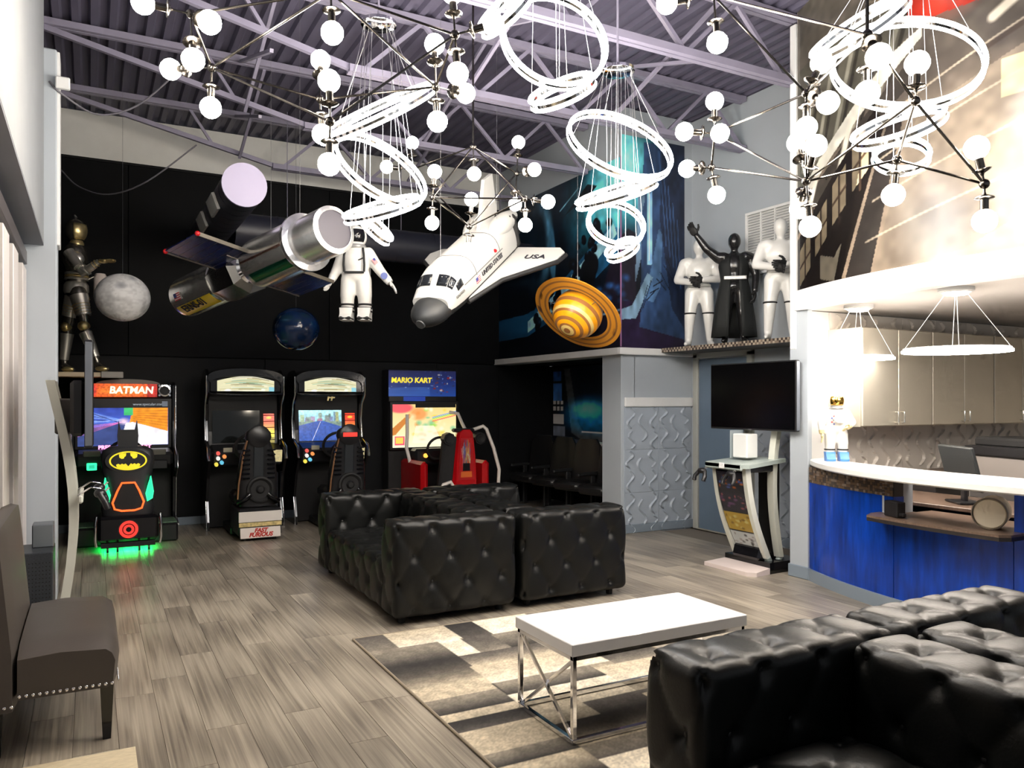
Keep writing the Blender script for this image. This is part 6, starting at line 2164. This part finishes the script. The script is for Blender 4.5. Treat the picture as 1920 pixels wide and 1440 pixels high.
MB().ell(Q(-.22, .196, .075), (.022, .012, .016), 10, 8).build('red_port', M_red, t)
wire(t, [Q(.35, 0, .19), Q(-.5, .12, .24)])

# ------------------------------------------------------------------ chrome armour figure on the corner shelf
sh = thing('corner_shelf', 'narrow pale edged shelf under the chrome armour figure', 'shelf', (-.17, 10.12, 1.80))
MB().box((0, 0, .03), (.94, .70, .05), bev=.004).build('shelf_board', pm('shelf_tan', srgb(196, 178, 150), .5), sh)
MB().box((.38, -.36, .03), (.22, .03, .07), bev=.006).build('end_block', pm('shelf_grey', srgb(150, 146, 140), .5), sh)
t = thing('armour_figure', 'chrome and gold armour figure with open palm striding on the corner shelf', 'statue', (-.06, 9.98, 1.866), -YAW)
M_arm = pm('armour_chrome', (.85, .82, .74), .28, .85)
M_gold = pm('armour_gold', (.92, .74, .36), .3, .85)
M_dark = pm('armour_dark', (.20, .185, .16), .26, .85)
B = lambda u, v, y=0: Vector(((u - 160) * .0059, y, (695 - v) * .0059))
skinbody('body', [
    (B(137, 545, .05), B(124, 608, .05), .088, .062), (B(124, 612, .05), B(116, 676, .05), .062, .042), (B(116, 682, .05), B(136, 690, .03), .036, .026),
    (B(152, 545, -.05), B(166, 608, -.07), .088, .062), (B(166, 612, -.07), B(189, 674, -.07), .060, .042), (B(189, 681, -.07), B(210, 690, -.09), .036, .026),
    (B(146, 520), B(142, 470), .105, .125), (B(142, 466), B(145, 450), .055, .05)],
    [(B(144, 540), (.125, .11, .10)), (B(141, 480), (.135, .14, .13))], M_dark, t, .018, 5)
for nm_, a, b, r0, r1, m_ in (('thigh_plate', B(135, 552, .05), B(126, 590, .05), .098, .078, M_arm), ('thigh_plate', B(154, 552, -.05), B(164, 590, -.065), .098, .078, M_arm),
                              ('shin_plate', B(122, 622, .05), B(116, 672, .05), .070, .046, M_arm), ('shin_plate', B(168, 622, -.07), B(187, 668, -.07), .068, .046, M_arm)):
    MB().cyl(a, b, r0, r1, 20).build(nm_, m_, t, 40)
for p in (B(123, 610, .03), B(167, 610, -.09)):
    MB().ell(p, (.062, .072, .06), 16, 10).build('knee_cap', M_gold, t, 60)
for k in range(4):
    for (a, b) in ((B(135, 556, .05), B(126, 588, .05)), (B(154, 556, -.05), B(164, 588, -.065))):
        p = a.lerp(b, .45 + .16 * k)
        dd_ = (b - a).normalized()
        MB().lathe([(.086 - .004 * k, -.006), (.094 - .004 * k, 0), (.086 - .004 * k, .006)], 20, p, dd_).build('thigh_ring', M_gold, t, 40)
for a, b in ((B(114, 689, .04), B(138, 691, .02)), (B(187, 689, -.07), B(214, 691, -.10))):
    mb = MB()
    mb.ell(a.lerp(b, .5), (.075, .045, .03), 16, 10)
    mb.build('shoe', M_gold, t, 60)
MB().lathe([(.115, 0), (.130, .03), (.126, .10), (.105, .13)], 22, B(144, 548)).build('hip_plate', M_arm, t, 40)
for k in range(3):
    MB().lathe([(.118, 0), (.126, .012), (.118, .026)], 22, B(145, 522 - k * 5)).build('waist_band', M_gold if k == 1 else M_arm, t, 40)
MB().ell(B(150, 484, -.09), (.10, .07, .09), 18, 12).build('breast_plate', M_arm, t, 60)
# arm reaching to the right, open palm
sh_, el_, wr_ = B(142, 472, -.13), B(172, 512, -.16), B(203, 492, -.18)
mb = MB()
mb.tube([sh_, sh_.lerp(el_, .5), el_, el_.lerp(wr_, .5), wr_], [.062, .052, .046, .042, .032], 14)
mb.build('arm', M_arm, t, 60)
for k in range(6):
    p = sh_.lerp(el_, .72).lerp(el_.lerp(wr_, .25), k / 5)
    MB().lathe([(.048, -.007), (.058, 0), (.048, .007)], 18, p, (el_ - sh_) if k < 3 else (wr_ - el_)).build('elbow_bellow', M_arm, t, 40)
mb = MB()
hand(mb, wr_, (1, 0, .08), (0, -1, .1), 1.25, .05)
mb.build('hand', M_gold, t, 60)
for k in range(2):
    MB().lathe([(.034, -.008), (.044, 0), (.034, .008)], 16, el_.lerp(wr_, .7 + .15 * k), wr_ - el_).build('wrist_ring', M_gold, t, 40)
mb = MB()
mb.tube([B(138, 472, .14), B(128, 515, .17), B(140, 545, .15)], [.06, .05, .036], 12)
mb.build('arm', M_dark, t, 60)
mb = MB()
hand(mb, B(140, 545, .15), (.3, 0, -1), (1, 0, 0), 1.2, .4)
mb.build('hand', M_gold, t, 60)
MB().lathe([(.07, -.03), (.075, 0), (.06, .03)], 20, B(145, 452)).build('collar', M_gold, t, 40)
MB().ell(B(144, 428), (.115, .12, .135), 24, 16).build('helmet', M_dark, t, 60)
mb = MB()
secs = []
for j in range(8):
    e = math.radians(-48 + j * 11)
    secs.append([B(144, 428) + Vector((.121 * math.cos(e) * math.sin(az), -.126 * math.cos(e) * math.cos(az), .141 * math.sin(e))) for az in [math.radians(15 + i * 6.5) for i in range(14)]])
mb.loft(secs, closed=False, cap=False)
o = mb.build('face_plate', M_gold, t, 60)
o.modifiers.new('thick', 'SOLIDIFY').thickness = .008
MB().cyl(B(144, 404), B(141, 398), .016, .006, 10).build('crest_stud', M_arm, t)
MB().lathe([(0, 0), (.06, 0), (.07, .03), (.07, .25), (.05, .29), (0, .29)], 12, B(181, 556, .10)).build('air_canister', pm('canister_white', srgb(226, 214, 208), .4), t, 30)
MB().tube([B(181, 508, .10), B(170, 515, .05), B(158, 525, .0)], .014, 8).build('canister_strap', M_dark, t, 60)

# ------------------------------------------------------------------ plain display mannequins on the wall shelves
M_mw = pm('mannequin_white', (.80, .80, .78), .3, coat=.3)
M_mb = pm('mannequin_black', (.012, .012, .013), .25, coat=.3)


def mannequin(t, s, m, arms, stance=.085):
    V3 = lambda p: Vector(p) * s
    limbs = []
    for sx in (-1, 1):
        limbs += [(V3((sx * .06, 0, .50)), V3((sx * stance, -.012, .28)), .072 * s, .050 * s), (V3((sx * stance, -.012, .28)), V3((sx * (stance + .012), .01, .06)), .052 * s, .034 * s),
                  (V3((sx * (stance + .012), .005, .03)), V3((sx * (stance + .035), -.09, .022)), .030 * s, .022 * s)]
    for a in arms:
        limbs += [(V3(a[0]), V3(a[1]), .050 * s, .040 * s), (V3(a[1]), V3(a[2]), .040 * s, .028 * s)]
    limbs += [(V3((0, 0, .80)), V3((0, 0, .86)), .034 * s, .032 * s)]
    blobs = [(V3((0, 0, .71)), (.125 * s, .085 * s, .115 * s)), (V3((0, 0, .60)), (.095 * s, .07 * s, .10 * s)), (V3((0, 0, .52)), (.105 * s, .08 * s, .065 * s)),
             (V3((0, -.008, .925)), (.058 * s, .068 * s, .078 * s)), (V3((.10, 0, .785)), (.06 * s, .06 * s, .05 * s)), (V3((-.10, 0, .785)), (.06 * s, .06 * s, .05 * s))]
    skinbody('body', limbs, blobs, m, t, .013 * s, 5)
    for a in arms:
        d = (Vector(a[2]) - Vector(a[1])).normalized()
        mb = MB()
        hand(mb, V3(a[2]), d, (0, -.4, 1), s * .95, .7)
        mb.build('glove', M_matte, t, 60)


folded = (((.135, 0, .775), (.185, -.03, .62), (.035, -.15, .60)), ((-.135, 0, .775), (-.195, -.03, .62), (-.06, -.155, .575)))
for lab, loc in (('plain white display mannequin with folded hands next to the space mural', (6.17, 6.93, 2.161)), ('plain white display mannequin with folded hands next to the printed balcony', (6.19, 5.74, 2.161))):
    t = thing('mannequin', lab, 'mannequin', loc, -YAW - .25, 'plain display mannequins')
    s = 1.24
    mannequin(t, s, M_mw, folded)
    MB().lathe([(.098 * s, 0), (.108 * s, .006), (.108 * s, .034), (.098 * s, .04)], 26, Vector((0, 0, .545)) * s).build('belt', pm('belt_grey', srgb(200, 200, 196), .4), t, 40)
    for sx in (-1, 1):
        MB().lathe([(.050 * s, 0), (.058 * s, .005), (.058 * s, .014), (.050 * s, .02)], 20, Vector((sx * .083, -.010, .30)) * s).build('knee_band', M_matte, t, 40)
t = thing('mannequin', 'plain black display mannequin in a long dark coat with one arm raised', 'mannequin', (6.16, 6.36, 2.161), -YAW - .2, 'plain display mannequins')
s = 1.20
mannequin(t, s, M_mb, (((.135, 0, .775), (.19, .0, .62), (.175, -.05, .47)), ((-.135, 0, .775), (-.245, -.03, .86), (-.335, -.05, .985))), .07)
M_coat = pm('coat_cloth', srgb(16, 20, 21), .75)
secs = []
for z, rx, ry in ((.06, .20, .13), (.20, .185, .12), (.36, .165, .112), (.50, .14, .10), (.58, .120, .090), (.70, .140, .095), (.79, .13, .085)):
    ring = []
    for i in range(28):
        a = -math.pi / 2 + .30 + (2 * math.pi - .60) * i / 27
        wv_ = 1 + .05 * math.sin(a * 9) * (1 - z)
        ring.append(Vector((rx * math.cos(a) * wv_, ry * math.sin(a) * wv_ + .01, z)) * s)
    secs.append(ring)
o = MB().loft(secs, closed=False, cap=False).build('coat', M_coat, t, 60)
o.modifiers.new('thick', 'SOLIDIFY').thickness = .010
MB().box(Vector((0, -.095, .585)) * s, (.20 * s, .02, .035 * s), bev=.006).build('belt', pm('belt_silver', srgb(150, 150, 148), .3, .6), t)
